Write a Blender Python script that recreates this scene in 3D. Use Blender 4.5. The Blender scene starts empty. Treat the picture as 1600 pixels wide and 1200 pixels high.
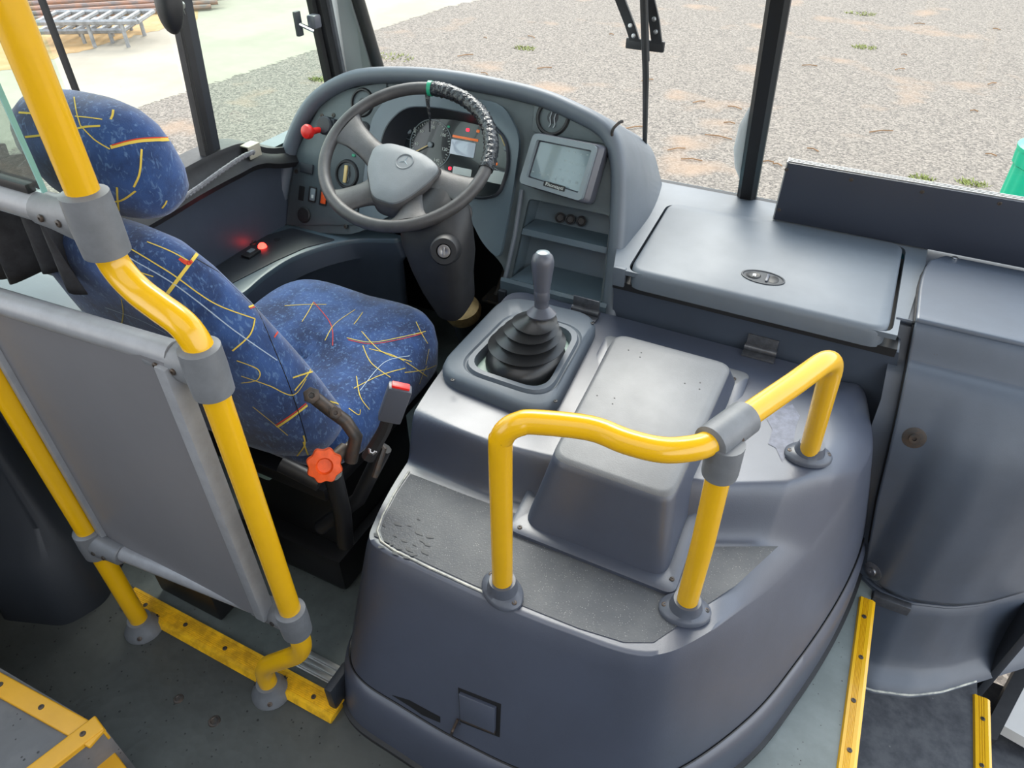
import bpy, bmesh, math, random
from mathutils import Vector, Matrix
from mathutils.bvhtree import BVHTree
R = math.radians
scene = bpy.context.scene
COL = scene.collection

# ------------------------------------------------------------------ camera
PITCH, YAW, CAMH, FPX = 39.2, 26.5, 1.50, 1100.0
cam_d = bpy.data.cameras.new('camera'); cam = bpy.data.objects.new('camera', cam_d); COL.objects.link(cam)
cam.location = (0, 0, CAMH); cam.rotation_euler = (R(90-PITCH), 0, R(YAW))
cam_d.sensor_width = 36; cam_d.lens = 36*FPX/1600; cam_d.clip_start = .02; cam_d.clip_end = 400
scene.camera = cam

# ------------------------------------------------------------------ light
w = bpy.data.worlds.new('world'); scene.world = w; w.use_nodes = True
nt = w.node_tree; nt.nodes.clear()
wo = nt.nodes.new('ShaderNodeOutputWorld'); bg = nt.nodes.new('ShaderNodeBackground')
tc = nt.nodes.new('ShaderNodeTexCoord'); sx = nt.nodes.new('ShaderNodeSeparateXYZ'); rp = nt.nodes.new('ShaderNodeValToRGB')
nt.links.new(tc.outputs['Generated'], sx.inputs[0]); nt.links.new(sx.outputs['Z'], rp.inputs[0])
nt.links.new(rp.outputs[0], bg.inputs[0]); nt.links.new(bg.outputs[0], wo.inputs[0])
rp.color_ramp.elements[0].position = 0.0; rp.color_ramp.elements[0].color = (1.0, .99, .95, 1)
rp.color_ramp.elements[1].position = 0.8; rp.color_ramp.elements[1].color = (.62, .74, .90, 1)
bg.inputs[1].default_value = 3.0
sun_d = bpy.data.lights.new('sun', 'SUN'); sun = bpy.data.objects.new('sun', sun_d); COL.objects.link(sun)
sun_d.energy = 4.2; sun_d.angle = R(34); sun_d.color = (1, .95, .86)
sun.rotation_euler = Vector((.36, -.76, -.92)).to_track_quat('-Z', 'Y').to_euler()
# fill light added under the saloon roof to brighten the interior
lamp_d = bpy.data.lights.new('saloon_fill_light', 'AREA'); lamp = bpy.data.objects.new('saloon_fill_light', lamp_d); COL.objects.link(lamp)
lamp_d.shape = 'RECTANGLE'; lamp_d.size = 1.6; lamp_d.size_y = 2.0; lamp_d.energy = 14; lamp_d.color = (.95, .97, 1)
lamp.location = (-.2, -.6, 2.18)
scene.view_settings.view_transform = 'Standard'; scene.view_settings.look = 'None'
scene.view_settings.exposure = 0.18; scene.view_settings.gamma = 1.0; scene.view_settings.use_curve_mapping = False

# ------------------------------------------------------------------ points of the place
FW = Vector((-math.sin(R(YAW))*math.cos(R(PITCH)), math.cos(R(YAW))*math.cos(R(PITCH)), -math.sin(R(PITCH))))
RT = Vector((math.cos(R(YAW)), math.sin(R(YAW)), 0)); UP = RT.cross(FW); CP = Vector((0, 0, CAMH))
def rayd(x, y): return FW*FPX + RT*(x-800) + UP*(600-y)
def at(x, y, X=None, Y=None, Z=None, d=None):
    r = rayd(x, y)
    t = (Z-CP.z)/r.z if Z is not None else X/r.x if X is not None else Y/r.y if Y is not None else d/FPX
    return CP + r*t
TA = R(25)                                            # dash face leans back 25 degrees
FO = Vector((0, 1.5, .5)); FN = Vector((0, -math.cos(TA), math.sin(TA))); FV = Vector((0, math.sin(TA), math.cos(TA))); FX = Vector((1, 0, 0))
def fp(x, s, off=0): return FO + FX*x + FV*s + FN*off
def onf(px, py, off=0):
    r = rayd(px, py); t = (FO+FN*off-CP).dot(FN)/r.dot(FN); p = CP + r*t
    return (p.x, (p-FO).dot(FV))
def lerp(a, b, t): return a + (b-a)*t
def sstep(t): t = max(0, min(1, t)); return t*t*(3-2*t)
def interp(xs, ys, x):
    if x <= xs[0]: return ys[0]
    for i in range(len(xs)-1):
        if x <= xs[i+1]: return lerp(ys[i], ys[i+1], (x-xs[i])/(xs[i+1]-xs[i]))
    return ys[-1]

# ------------------------------------------------------------------ materials
M = {}
def mat(name, col, rough=.5, metal=0, spec=.5, noise=0, nscale=20, col2=None, bump=0, bscale=200, coat=0, emit=None, estr=0, dist=.001):
    m = bpy.data.materials.new(name); m.use_nodes = True; t = m.node_tree; b = t.nodes['Principled BSDF']
    b.inputs['Base Color'].default_value = (*col, 1); b.inputs['Roughness'].default_value = rough
    b.inputs['Metallic'].default_value = metal; b.inputs['Specular IOR Level'].default_value = spec
    b.inputs['Coat Weight'].default_value = coat
    c = t.nodes.new('ShaderNodeTexCoord')
    n = t.nodes.new('ShaderNodeTexNoise'); n.inputs['Scale'].default_value = nscale; n.inputs['Detail'].default_value = 6; n.inputs['Roughness'].default_value = .65
    t.links.new(c.outputs['Object'], n.inputs['Vector'])
    if noise or col2:
        r = t.nodes.new('ShaderNodeValToRGB'); c2 = col2 or tuple(v*(1-noise) for v in col)
        r.color_ramp.elements[0].position = .38; r.color_ramp.elements[0].color = (*c2, 1)
        r.color_ramp.elements[1].position = .62; r.color_ramp.elements[1].color = (*col, 1)
        t.links.new(n.outputs['Fac'], r.inputs[0]); t.links.new(r.outputs[0], b.inputs['Base Color'])
        mr = t.nodes.new('ShaderNodeMapRange'); mr.inputs['To Min'].default_value = min(1, rough*1.18); mr.inputs['To Max'].default_value = rough*.85
        t.links.new(n.outputs['Fac'], mr.inputs['Value']); t.links.new(mr.outputs[0], b.inputs['Roughness'])
    if bump:
        n2 = t.nodes.new('ShaderNodeTexNoise'); n2.inputs['Scale'].default_value = bscale; n2.inputs['Detail'].default_value = 3
        t.links.new(c.outputs['Object'], n2.inputs['Vector'])
        bp = t.nodes.new('ShaderNodeBump'); bp.inputs['Strength'].default_value = bump; bp.inputs['Distance'].default_value = dist
        t.links.new(n2.outputs['Fac'], bp.inputs['Height']); t.links.new(bp.outputs[0], b.inputs['Normal'])
    if emit:
        b.inputs['Emission Color'].default_value = (*emit, 1); b.inputs['Emission Strength'].default_value = estr
    M[name] = m; return m
mat('dash', (.078, .113, .138), .36, spec=.8, noise=.12, nscale=7, bump=.12, bscale=500)
mat('dash_panel', (.07, .093, .103), .5, spec=.7, noise=.2, nscale=12, bump=.15, bscale=600)
mat('dash_dark', (.022, .026, .033), .5, bump=.15, bscale=500)
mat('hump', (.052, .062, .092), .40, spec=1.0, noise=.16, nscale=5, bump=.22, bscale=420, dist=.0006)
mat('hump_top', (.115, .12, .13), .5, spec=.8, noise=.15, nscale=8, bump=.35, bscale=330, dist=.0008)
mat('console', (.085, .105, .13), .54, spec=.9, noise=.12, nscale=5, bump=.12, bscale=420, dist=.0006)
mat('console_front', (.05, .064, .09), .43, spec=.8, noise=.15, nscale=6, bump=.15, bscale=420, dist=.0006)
mat('yellow', (.74, .41, .004), .24, noise=.05, nscale=9, coat=.3)
mat('yellow_flat', (.72, .37, .02), .42, noise=.08, nscale=12)
mat('yellow_worn', (.82, .46, .012), .42, col2=(.50, .27, .01), nscale=30)
mat('clamp_grey', (.16, .17, .185), .42, noise=.2, nscale=20, bump=.1)
mat('flange', (.085, .095, .12), .35, noise=.15, nscale=30)
mat('panel_grey', (.165, .165, .178), .35, noise=.06, nscale=4)
mat('tube_grey', (.26, .27, .29), .36, noise=.15, nscale=25)
mat('black', (.008, .008, .009), .45)
mat('rubber', (.018, .018, .02), .5, noise=.3, nscale=30)
mat('boot', (.02, .021, .023), .3, noise=.2, nscale=20)
mat('wheel', (.06, .057, .058), .45, col2=(.038, .036, .036), nscale=16, bump=.3, bscale=500)
mat('wheel_pad', (.16, .175, .185), .5, noise=.06, nscale=30, bump=.35, bscale=700)
mat('tape', (.02, .022, .026), .12, bump=1.0, bscale=90, dist=.006)
mat('green_tape', (.02, .30, .16), .35)
mat('red', (.75, .02, .015), .35, emit=(.8, .02, .01), estr=.0)
mat('led', (.9, .02, .02), .3, emit=(1, .03, .02), estr=9)
mat('led_white', (1, .6, .4), .3, emit=(1, .6, .35), estr=10)
mat('warn_red', (.6, .02, .03), .3, emit=(1, .02, .06), estr=1.6)
mat('warn_orange', (.5, .12, .03), .3, emit=(1, .22, .04), estr=.35)
mat('warn_green', (.03, .2, .12), .3, emit=(.05, .6, .35), estr=.15)
mat('orange', (.80, .09, .006), .5, noise=.2, nscale=60)
mat('steel', (.45, .45, .46), .32, metal=1, noise=.3, nscale=80)
mat('dark_steel', (.05, .048, .047), .45, metal=.5, col2=(.085, .06, .045), nscale=60)
mat('chrome', (.8, .8, .8), .12, metal=1)
mat('hinge_grey', (.13, .135, .15), .35, metal=.6, noise=.3, nscale=60)
mat('brass', (.45, .30, .13), .4, metal=.6, noise=.3, nscale=60)
mat('lcd', (.34, .40, .46), .12, coat=.5, emit=(.45, .53, .62), estr=.25)
mat('gauge', (.012, .016, .020), .2, coat=.4)
mat('ink', (.55, .58, .55), .5, emit=(.5, .6, .55), estr=.05)
mat('icon', (.30, .37, .39), .4)
mat('needle', (.8, .6, .25), .4)
mat('whitish', (.62, .68, .66), .5)  # pale colour of the glare painted into the instrument cluster
mat('screen', (.16, .21, .23), .1, coat=.6, emit=(.2, .3, .33), estr=.15)
mat('tablet', (.075, .08, .10), .32, bump=.1)
mat('bezel', (.20, .24, .26), .3)
mat('sign_black', (.025, .03, .045), .4, bump=.12, bscale=500)
mat('alu', (.5, .5, .48), .35, metal=.8)
mat('tank', (.30, .42, .37), .35, noise=.1, nscale=6)
mat('curtain', (.035, .036, .042), .9, noise=.4, nscale=30)
mat('white_panel', (.62, .60, .57), .45, noise=.08, nscale=5)
mat('pillar_grey', (.33, .36, .35), .55)
mat('bin_green', (.0, .40, .22), .38, noise=.1, nscale=6)
mat('rust', (.32, .17, .11), .7, col2=(.18, .15, .14), nscale=8)
mat('galv', (.30, .30, .30), .55, noise=.4, nscale=10)
mat('cream', (.55, .54, .47), .6, col2=(.24, .25, .24), nscale=35)
mat('teal', (.03, .22, .30), .3)
mat('bracket', (.50, .46, .36), .55)
mat('rope', (.26, .26, .27), .8, noise=.4, nscale=120)
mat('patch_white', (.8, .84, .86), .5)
mat('ribbon_yellow', (.62, .46, .07), .9)
mat('ribbon_red', (.50, .045, .02), .9)
mat('ribbon_pale', (.34, .42, .52), .9)
mat('label', (.6, .58, .52), .6, noise=.4, nscale=60)
mat('twig', (.24, .13, .06), .8)
mat('grass', (.20, .22, .05), .7)
mat('wood', (.32, .12, .05), .6, noise=.4, nscale=30)
def glass(name, tint, refl=.5):
    m = bpy.data.materials.new(name); m.use_nodes = True; t = m.node_tree; t.nodes.clear()
    o = t.nodes.new('ShaderNodeOutputMaterial'); tr = t.nodes.new('ShaderNodeBsdfTransparent'); gl = t.nodes.new('ShaderNodeBsdfGlossy')
    mx = t.nodes.new('ShaderNodeMixShader'); fr = t.nodes.new('ShaderNodeFresnel'); ml = t.nodes.new('ShaderNodeMath'); ml.operation = 'MULTIPLY'; ml.inputs[1].default_value = refl
    fr.inputs[0].default_value = 1.45; tr.inputs[0].default_value = (*tint, 1); gl.inputs['Roughness'].default_value = .02
    t.links.new(fr.outputs[0], ml.inputs[0]); t.links.new(ml.outputs[0], mx.inputs[0]); t.links.new(tr.outputs[0], mx.inputs[1]); t.links.new(gl.outputs[0], mx.inputs[2]); t.links.new(mx.outputs[0], o.inputs[0])
    M[name] = m
glass('glass', (.96, .97, .95)); glass('glass_green', (.80, .92, .84)); glass('glass_partition', (.80, .86, .84))
mat('glass_edge', (.20, .42, .38), .2)
def speckle(name, base, base2, speck, sscale, thr, rough=.45, nscale=6, bump=.4):
    m = mat(name, base, rough, col2=base2, nscale=nscale); t = m.node_tree; b = t.nodes['Principled BSDF']
    c = t.nodes.new('ShaderNodeTexCoord'); v = t.nodes.new('ShaderNodeTexVoronoi'); v.inputs['Scale'].default_value = sscale; v.inputs['Randomness'].default_value = 1
    t.links.new(c.outputs['Object'], v.inputs['Vector'])
    n = t.nodes.new('ShaderNodeTexNoise'); n.inputs['Scale'].default_value = sscale*.3; t.links.new(c.outputs['Object'], n.inputs['Vector'])
    th = t.nodes.new('ShaderNodeMath'); th.operation = 'MULTIPLY'; th.inputs[1].default_value = thr*2; t.links.new(n.outputs['Fac'], th.inputs[0])
    lt = t.nodes.new('ShaderNodeMath'); lt.operation = 'LESS_THAN'; t.links.new(v.outputs['Distance'], lt.inputs[0]); t.links.new(th.outputs[0], lt.inputs[1])
    mx = t.nodes.new('ShaderNodeMix'); mx.data_type = 'RGBA'; src = b.inputs['Base Color'].links[0].from_socket
    t.links.new(lt.outputs[0], mx.inputs[0]); t.links.new(src, mx.inputs[6]); mx.inputs[7].default_value = (*speck, 1); t.links.new(mx.outputs[2], b.inputs['Base Color'])
    bp = t.nodes.new('ShaderNodeBump'); bp.inputs['Strength'].default_value = bump; bp.inputs['Distance'].default_value = .0012
    t.links.new(v.outputs['Distance'], bp.inputs['Height']); t.links.new(bp.outputs[0], b.inputs['Normal'])
    return m
speckle('floor_dark', (.060, .064, .060), (.038, .041, .038), (.006, .006, .006), 55, .11, rough=.42, nscale=4)
speckle('floor_pale', (.20, .23, .225), (.15, .175, .17), (.05, .05, .05), 60, .08)
speckle('floor_mid', (.13, .15, .145), (.08, .095, .09), (.03, .03, .03), 60, .08)
speckle('platform', (.17, .165, .17), (.12, .12, .125), (.03, .03, .03), 55, .10)
speckle('mat', (.075, .08, .088), (.055, .06, .07), (.26, .26, .26), 260, .13, rough=.6, nscale=9)
speckle('tread', (.040, .042, .05), (.085, .088, .096), (.14, .14, .14), 22, .05, rough=.5, nscale=22)
def fabric():
    m = mat('fabric', (.027, .072, .215), .85, col2=(.012, .026, .08), nscale=9, spec=.25); t = m.node_tree; b = t.nodes['Principled BSDF']
    c = t.nodes.new('ShaderNodeTexCoord'); mp = t.nodes.new('ShaderNodeMapping'); mp.inputs['Scale'].default_value = (1, 1, .45); mp.inputs['Rotation'].default_value = (0, R(35), R(20))
    t.links.new(c.outputs['Object'], mp.inputs[0]); n = t.nodes.new('ShaderNodeTexNoise'); n.inputs['Scale'].default_value = 150; n.inputs['Detail'].default_value = 4; n.inputs['Distortion'].default_value = .8
    t.links.new(mp.outputs[0], n.inputs['Vector']); r = t.nodes.new('ShaderNodeValToRGB'); r.color_ramp.elements[0].position = .56; r.color_ramp.elements[1].position = .66
    r.color_ramp.elements[0].color = (0, 0, 0, 1); r.color_ramp.elements[1].color = (.55, .55, .55, 1)
    t.links.new(n.outputs['Fac'], r.inputs[0]); mx = t.nodes.new('ShaderNodeMix'); mx.data_type = 'RGBA'
    src = b.inputs['Base Color'].links[0].from_socket; t.links.new(r.outputs[0], mx.inputs[0]); t.links.new(src, mx.inputs[6]); mx.inputs[7].default_value = (.12, .21, .38, 1)
    t.links.new(mx.outputs[2], b.inputs['Base Color'])
    b.inputs['Sheen Weight'].default_value = .25
    n2 = t.nodes.new('ShaderNodeTexNoise'); n2.inputs['Scale'].default_value = 700; t.links.new(c.outputs['Object'], n2.inputs['Vector'])
    bp = t.nodes.new('ShaderNodeBump'); bp.inputs['Strength'].default_value = .4; bp.inputs['Distance'].default_value = .001; t.links.new(n2.outputs['Fac'], bp.inputs['Height']); t.links.new(bp.outputs[0], b.inputs['Normal'])
fabric()
def gravel(name, stops, scale, patch=None, pscale=.6, prange=(.56, .68)):
    m = bpy.data.materials.new(name); m.use_nodes = True; t = m.node_tree; b = t.nodes['Principled BSDF']; b.inputs['Roughness'].default_value = .9
    c = t.nodes.new('ShaderNodeTexCoord'); v = t.nodes.new('ShaderNodeTexVoronoi'); v.inputs['Scale'].default_value = scale
    n = t.nodes.new('ShaderNodeTexNoise'); n.inputs['Scale'].default_value = scale*.45; n.inputs['Detail'].default_value = 8; n.inputs['Roughness'].default_value = .75
    t.links.new(c.outputs['Object'], v.inputs['Vector']); t.links.new(c.outputs['Object'], n.inputs['Vector'])
    mm = t.nodes.new('ShaderNodeMix'); mm.data_type = 'FLOAT'; mm.inputs[0].default_value = .5
    sp = t.nodes.new('ShaderNodeSeparateColor'); t.links.new(v.outputs['Color'], sp.inputs[0])
    t.links.new(n.outputs['Fac'], mm.inputs[2]); t.links.new(sp.outputs[0], mm.inputs[3])
    r = t.nodes.new('ShaderNodeValToRGB'); e = r.color_ramp.elements
    while len(e) < len(stops): e.new(.5)
    for i, (p, cc) in enumerate(stops): e[i].position = p; e[i].color = (*cc, 1)
    t.links.new(mm.outputs[0], r.inputs[0]); out = r.outputs[0]
    if patch:
        n2 = t.nodes.new('ShaderNodeTexNoise'); n2.inputs['Scale'].default_value = pscale; n2.inputs['Detail'].default_value = 5; t.links.new(c.outputs['Object'], n2.inputs['Vector'])
        mr = t.nodes.new('ShaderNodeMapRange'); mr.inputs['From Min'].default_value = prange[0]; mr.inputs['From Max'].default_value = prange[1]; mr.inputs['To Max'].default_value = .7; t.links.new(n2.outputs['Fac'], mr.inputs[0])
        mx = t.nodes.new('ShaderNodeMix'); mx.data_type = 'RGBA'; t.links.new(mr.outputs[0], mx.inputs[0]); t.links.new(out, mx.inputs[6]); mx.inputs[7].default_value = (*patch, 1); out = mx.outputs[2]
    t.links.new(out, b.inputs['Base Color'])
    bp = t.nodes.new('ShaderNodeBump'); bp.inputs['Strength'].default_value = .6; bp.inputs['Distance'].default_value = .02
    t.links.new(sp.outputs[0], bp.inputs['Height']); t.links.new(bp.outputs[0], b.inputs['Normal'])
    M[name] = m
gravel('gravel', [(.2, (.07, .057, .048)), (.5, (.165, .14, .115)), (.75, (.26, .22, .18))], 60, patch=(.30, .20, .13), pscale=1.1, prange=(.58, .72))
speckle('concrete', (.32, .28, .215), (.27, .235, .18), (.12, .10, .08), 6, .035, rough=.8, nscale=.8, bump=.1)
gravel('sand', [(.1, (.34, .20, .075)), (.8, (.40, .27, .13))], 8)

# ------------------------------------------------------------------ mesh helpers
def frame(o, x, y, z): 
    m = Matrix.Identity(4)
    for i, v in enumerate((x, y, z)):
        m[0][i], m[1][i], m[2][i] = v
    m[0][3], m[1][3], m[2][3] = o
    return m
def zframe(o, n, hint=Vector((1, 0, 0))):
    n = Vector(n).normalized(); h = Vector(hint)
    if abs(n.dot(h)) > .95: h = Vector((0, 1, 0))
    x = (h - n*h.dot(n)).normalized(); return frame(Vector(o), x, n.cross(x), n)
def ff(x, s, off=0): return frame(fp(x, s, off), FX, FV, FN)        # local frame on the dash face
I4 = Matrix.Identity(4)
def catmull(pts, n=8, closed=False):
    P = [Vector(p) for p in pts]; out = []; L = len(P)
    for i in range(L if closed else L-1):
        if closed: a, b, c, d = P[(i-1) % L], P[i], P[(i+1) % L], P[(i+2) % L]
        else: a, b, c, d = P[max(i-1, 0)], P[i], P[i+1], P[min(i+2, L-1)]
        for k in range(n):
            t = k/n; out.append(.5*((2*b)+(c-a)*t+(2*a-5*b+4*c-d)*t*t+(3*b-a-3*c+d)*t**3))
    if not closed: out.append(P[-1])
    return out
def fillet(pts, rad, n=8):
    P = [Vector(p) for p in pts]; out = [P[0]]
    for i in range(1, len(P)-1):
        a, b, c = P[i-1], P[i], P[i+1]; r = rad[i-1] if isinstance(rad, (list, tuple)) else rad
        r = min(r, (a-b).length*.48, (c-b).length*.48); p0 = b+(a-b).normalized()*r; p1 = b+(c-b).normalized()*r
        for k in range(n+1):
            t = k/n; out.append(p0*(1-t)**2+b*2*t*(1-t)+p1*t*t)
    out.append(P[-1]); return out
def rrect(w, h, r, n=5):
    out = []
    for cx, cy, a in ((w/2-r, h/2-r, 0), (-w/2+r, h/2-r, 90), (-w/2+r, -h/2+r, 180), (w/2-r, -h/2+r, 270)):
        for k in range(n+1): out.append((cx+r*math.cos(R(a+90*k/n)), cy+r*math.sin(R(a+90*k/n))))
    return out
def rpoly(pts, r, n=4):
    out = []; L = len(pts)
    for i in range(L):
        a, b, c = (Vector((*pts[j % L][:2], 0)) for j in (i-1, i, i+1)); rr = min(r, (a-b).length*.45, (c-b).length*.45)
        p0 = b+(a-b).normalized()*rr; p1 = b+(c-b).normalized()*rr
        for k in range(n+1):
            t = k/n; q = p0*(1-t)**2+b*2*t*(1-t)+p1*t*t; out.append((q.x, q.y))
    return out
def circ(r, n=24): return [(r*math.cos(2*math.pi*k/n), r*math.sin(2*math.pi*k/n)) for k in range(n)]
class MB:
    def __init__(s): s.bm = bmesh.new(); s.mi = 0
    def loft(s, rings, cap0=True, cap1=True, closed=True):
        bm = s.bm; vs = [[bm.verts.new(p) for p in r] for r in rings]; n = len(vs[0]); f = []
        for a, b in zip(vs, vs[1:]):
            for i in range(n if closed else n-1):
                j = (i+1) % n; f.append(bm.faces.new((a[i], a[j], b[j], b[i])))
        if cap0: f.append(bm.faces.new(vs[0][::-1]))
        if cap1: f.append(bm.faces.new(vs[-1]))
        for q in f: q.material_index = s.mi
        return s
    def tube(s, pts, r, seg=16, closed=False, caps=True):
        P = [Vector(p) for p in pts]; Q = [P[0]]
        for p in P[1:]:
            if (p-Q[-1]).length > 1e-5: Q.append(p)
        P = Q; n = len(P); rings = []; nrm = None
        for i in range(n):
            a = P[i-1] if (i or closed) else P[i]; b = P[(i+1) % n] if (i < n-1 or closed) else P[i]
            t = (b-a).normalized()
            if nrm is None:
                nrm = t.orthogonal().normalized()
            nrm = (nrm-t*nrm.dot(t)).normalized(); bn = t.cross(nrm)
            rr = r[i*len(r)//n] if isinstance(r, list) else r
            rings.append([P[i]+(nrm*math.cos(2*math.pi*k/seg)+bn*math.sin(2*math.pi*k/seg))*rr for k in range(seg)])
        if closed:
            rings.append(rings[0]); s.loft(rings, False, False); bmesh.ops.remove_doubles(s.bm, verts=s.bm.verts, dist=1e-5)
        else: s.loft(rings, caps, caps)
        return s
    def lathe(s, prof, m=I4, seg=24, cap0=True, cap1=True):
        return s.loft([[m @ Vector((r*math.cos(2*math.pi*k/seg), r*math.sin(2*math.pi*k/seg), z)) for k in range(seg)] for r, z in prof], cap0, cap1)
    def cyl(s, m, r, h, seg=20, b=.0): 
        return s.lathe([(r-b, 0), (r, b), (r, h-b), (r-b, h)] if b else [(r, 0), (r, h)], m, seg)
    def prism(s, poly, m, h, b=0.0):
        def ring(k, z):
            if not k: return [m @ Vector((x, y, z)) for x, y in poly]
            n = len(poly); out = []
            for i in range(n):
                p, q, r = (Vector((*poly[(i+j) % n][:2], 0)) for j in (-1, 0, 1)); t = (r-p); t = t.normalized() if t.length else Vector((1, 0, 0))
                nn = Vector((-t.y, t.x, 0))*sgn; o = q+nn*k; out.append(m @ Vector((o.x, o.y, z)))
            return out
        ar = sum(poly[i-1][0]*poly[i][1]-poly[i][0]*poly[i-1][1] for i in range(len(poly))); sgn = 1 if ar > 0 else -1
        if b: return s.loft([ring(0, 0), ring(0, h-b), ring(b*.3, h-b*.3), ring(b, h)])
        return s.loft([ring(0, 0), ring(0, h)])
    def box(s, c, size, b=.0, m=I4, seg=2):
        t = bmesh.new(); bmesh.ops.create_cube(t, size=1); bmesh.ops.scale(t, vec=size, verts=t.verts)
        if b: bmesh.ops.bevel(t, geom=t.edges[:], offset=b, segments=seg, profile=.6, affect='EDGES')
        mm = m @ Matrix.Translation(c); vm = {}
        for v in t.verts: vm[v] = s.bm.verts.new(mm @ v.co)
        for f in t.faces: s.bm.faces.new([vm[v] for v in f.verts]).material_index = s.mi
        t.free(); return s
    def holes(s, outer, inner, m, h):
        t = bmesh.new(); es = []
        for loop in [outer]+inner:
            vs = [t.verts.new((x, y, 0)) for x, y in loop]; es += [t.edges.new((vs[i-1], vs[i])) for i in range(len(vs))]
        bmesh.ops.triangle_fill(t, use_beauty=True, use_dissolve=False, edges=es)
        g = bmesh.ops.extrude_face_region(t, geom=t.faces[:]); bmesh.ops.translate(t, vec=(0, 0, h), verts=[v for v in g['geom'] if isinstance(v, bmesh.types.BMVert)])
        vm = {v: s.bm.verts.new(m @ v.co) for v in t.verts}
        for f in t.faces: s.bm.faces.new([vm[v] for v in f.verts]).material_index = s.mi
        t.free(); return s
    def grid(s, fn, nu, nv):
        vs = [[s.bm.verts.new(fn(u/nu, v/nv)) for u in range(nu+1)] for v in range(nv+1)]
        for j in range(nv):
            for i in range(nu): s.bm.faces.new((vs[j][i], vs[j][i+1], vs[j+1][i+1], vs[j+1][i])).material_index = s.mi
        return s
    def build(s, name, m, parent=None, label=None, sharp=38, recalc=True, subd=0):
        bm = s.bm
        if recalc: bmesh.ops.recalc_face_normals(bm, faces=bm.faces[:])
        for f in bm.faces: f.smooth = True
        for e in bm.edges:
            if len(e.link_faces) == 2 and e.calc_face_angle(0) > R(sharp): e.smooth = False
        me = bpy.data.meshes.new(name)
        org = Vector((0, 0, 0)); p = parent
        while p: org += p.location; p = p.parent
        if org.length: bmesh.ops.translate(bm, vec=-org, verts=bm.verts)
        bm.to_mesh(me); bm.free()
        for k in (m if isinstance(m, (list, tuple)) else [m]): me.materials.append(M[k])
        o = bpy.data.objects.new(name, me); COL.objects.link(o); o.parent = parent
        if label: o['label'] = label
        if subd:
            md = o.modifiers.new('sub', 'SUBSURF'); md.levels = md.render_levels = subd
        return o
def thing(name, label, cat, loc, group=None):
    o = bpy.data.objects.new(name, None); COL.objects.link(o); o.location = loc; o.empty_display_size = .05
    o['label'] = label; o['category'] = cat
    if group: o['group'] = group
    return o
def tag(o, label, cat, group=None, kind=None):
    if kind: o['kind'] = kind
    if label: o['label'] = label; o['category'] = cat
    if group: o['group'] = group
    return o
def struct(o): o['kind'] = 'structure'; return o
def text_mb(s, size, m, depth=.0006):
    cu = bpy.data.curves.new('t', 'FONT'); cu.body = s; cu.size = size; cu.align_x = 'CENTER'; cu.align_y = 'CENTER'; cu.extrude = depth; cu.resolution_u = 3
    o = bpy.data.objects.new('t', cu); me = bpy.data.meshes.new_from_object(o); mb = MB(); mb.bm.from_mesh(me)
    bmesh.ops.transform(mb.bm, matrix=m, verts=mb.bm.verts); bpy.data.objects.remove(o); bpy.data.curves.remove(cu); return mb
def screw(name, o, n, r, parent, mt='dark_steel', h=.002, seg=12):
    f = zframe(o, n); b = MB().lathe([(r, 0), (r*.95, h*.7), (r*.6, h), (r*.35, h), (r*.33, h*.3)], f, seg); return b.build(name, mt, parent)

# ================================================================== SETTING
# ground outside
def quad(name, pts, mt, thick=.0):
    b = MB(); b.bm.faces.new([b.bm.verts.new(p) for p in pts]); return struct(b.build(name, mt))
GZ = -.90
def edge_noise(p0, p1, n, amp, seed):
    rnd = random.Random(seed); out = []
    for i in range(n+1):
        t = i/n; out.append((lerp(p0[0], p1[0], t)+(rnd.random()-.5)*amp, lerp(p0[1], p1[1], t)))
    return out
quad('ground', [(-60, -20, GZ), (60, -20, GZ), (60, 90, GZ), (-60, 90, GZ)], 'gravel')
b = MB(); ln = edge_noise((-7.0, 2.5), (-6.4, 10.5), 420, .09, 3)+edge_noise((-6.4, 10.5), (-4.8, 17), 200, .12, 4)
top = [b.bm.verts.new((x, y, GZ+.002)) for x, y in ln]; far = [b.bm.verts.new((-40, y, GZ+.002)) for x, y in ln]
for i in range(len(ln)-1): b.bm.faces.new((top[i], top[i+1], far[i+1], far[i]))
struct(b.build('concrete_yard', 'concrete'))
b = MB(); ln = edge_noise((-9.35, 3), (-9.25, 8.1), 60, .12, 5)+edge_noise((-9.25, 8.1), (-11.5, 11), 20, .12, 6)
top = [b.bm.verts.new((x, y, GZ+.004)) for x, y in ln]; far = [b.bm.verts.new((-16, y, GZ+.004)) for x, y in ln]
for i in range(len(ln)-1): b.bm.faces.new((top[i], top[i+1], far[i+1], far[i]))
struct(b.build('sand_bank', 'sand'))

# floors
b = MB(); b.box((-.61, -.62, -.03), (1.90, 2.26, .06)); struct(b.build('floor', 'floor_dark'))
b = MB(); b.box((.105, .98, -.031), (.47, 2.1, .06)); struct(b.build('floor_passage', 'floor_pale'))
b = MB(); b.box((-1.1, 1.25, -.034), (.95, 1.5, .06)); struct(b.build('floor_driver', 'floor_mid'))
b = MB(); b.box((.185, .6, -.23), (.31, 2.0, .34)); struct(b.build('trim_1', 'dash_dark'))             # riser block under the passage floor
b = MB(); b.box((.50, .7, -.28), (.33, 1.8, .06)); struct(b.build('floor_step', 'tread'))
b = MB(); b.box((.50, .7, -.42), (.325, 1.8, .22)); struct(b.build('trim_2', 'dash_dark'))
b = MB(); b.box((.87, .7, -.55), (.42, 1.8, .05)); struct(b.build('floor_step_lower', 'tread'))

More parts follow.
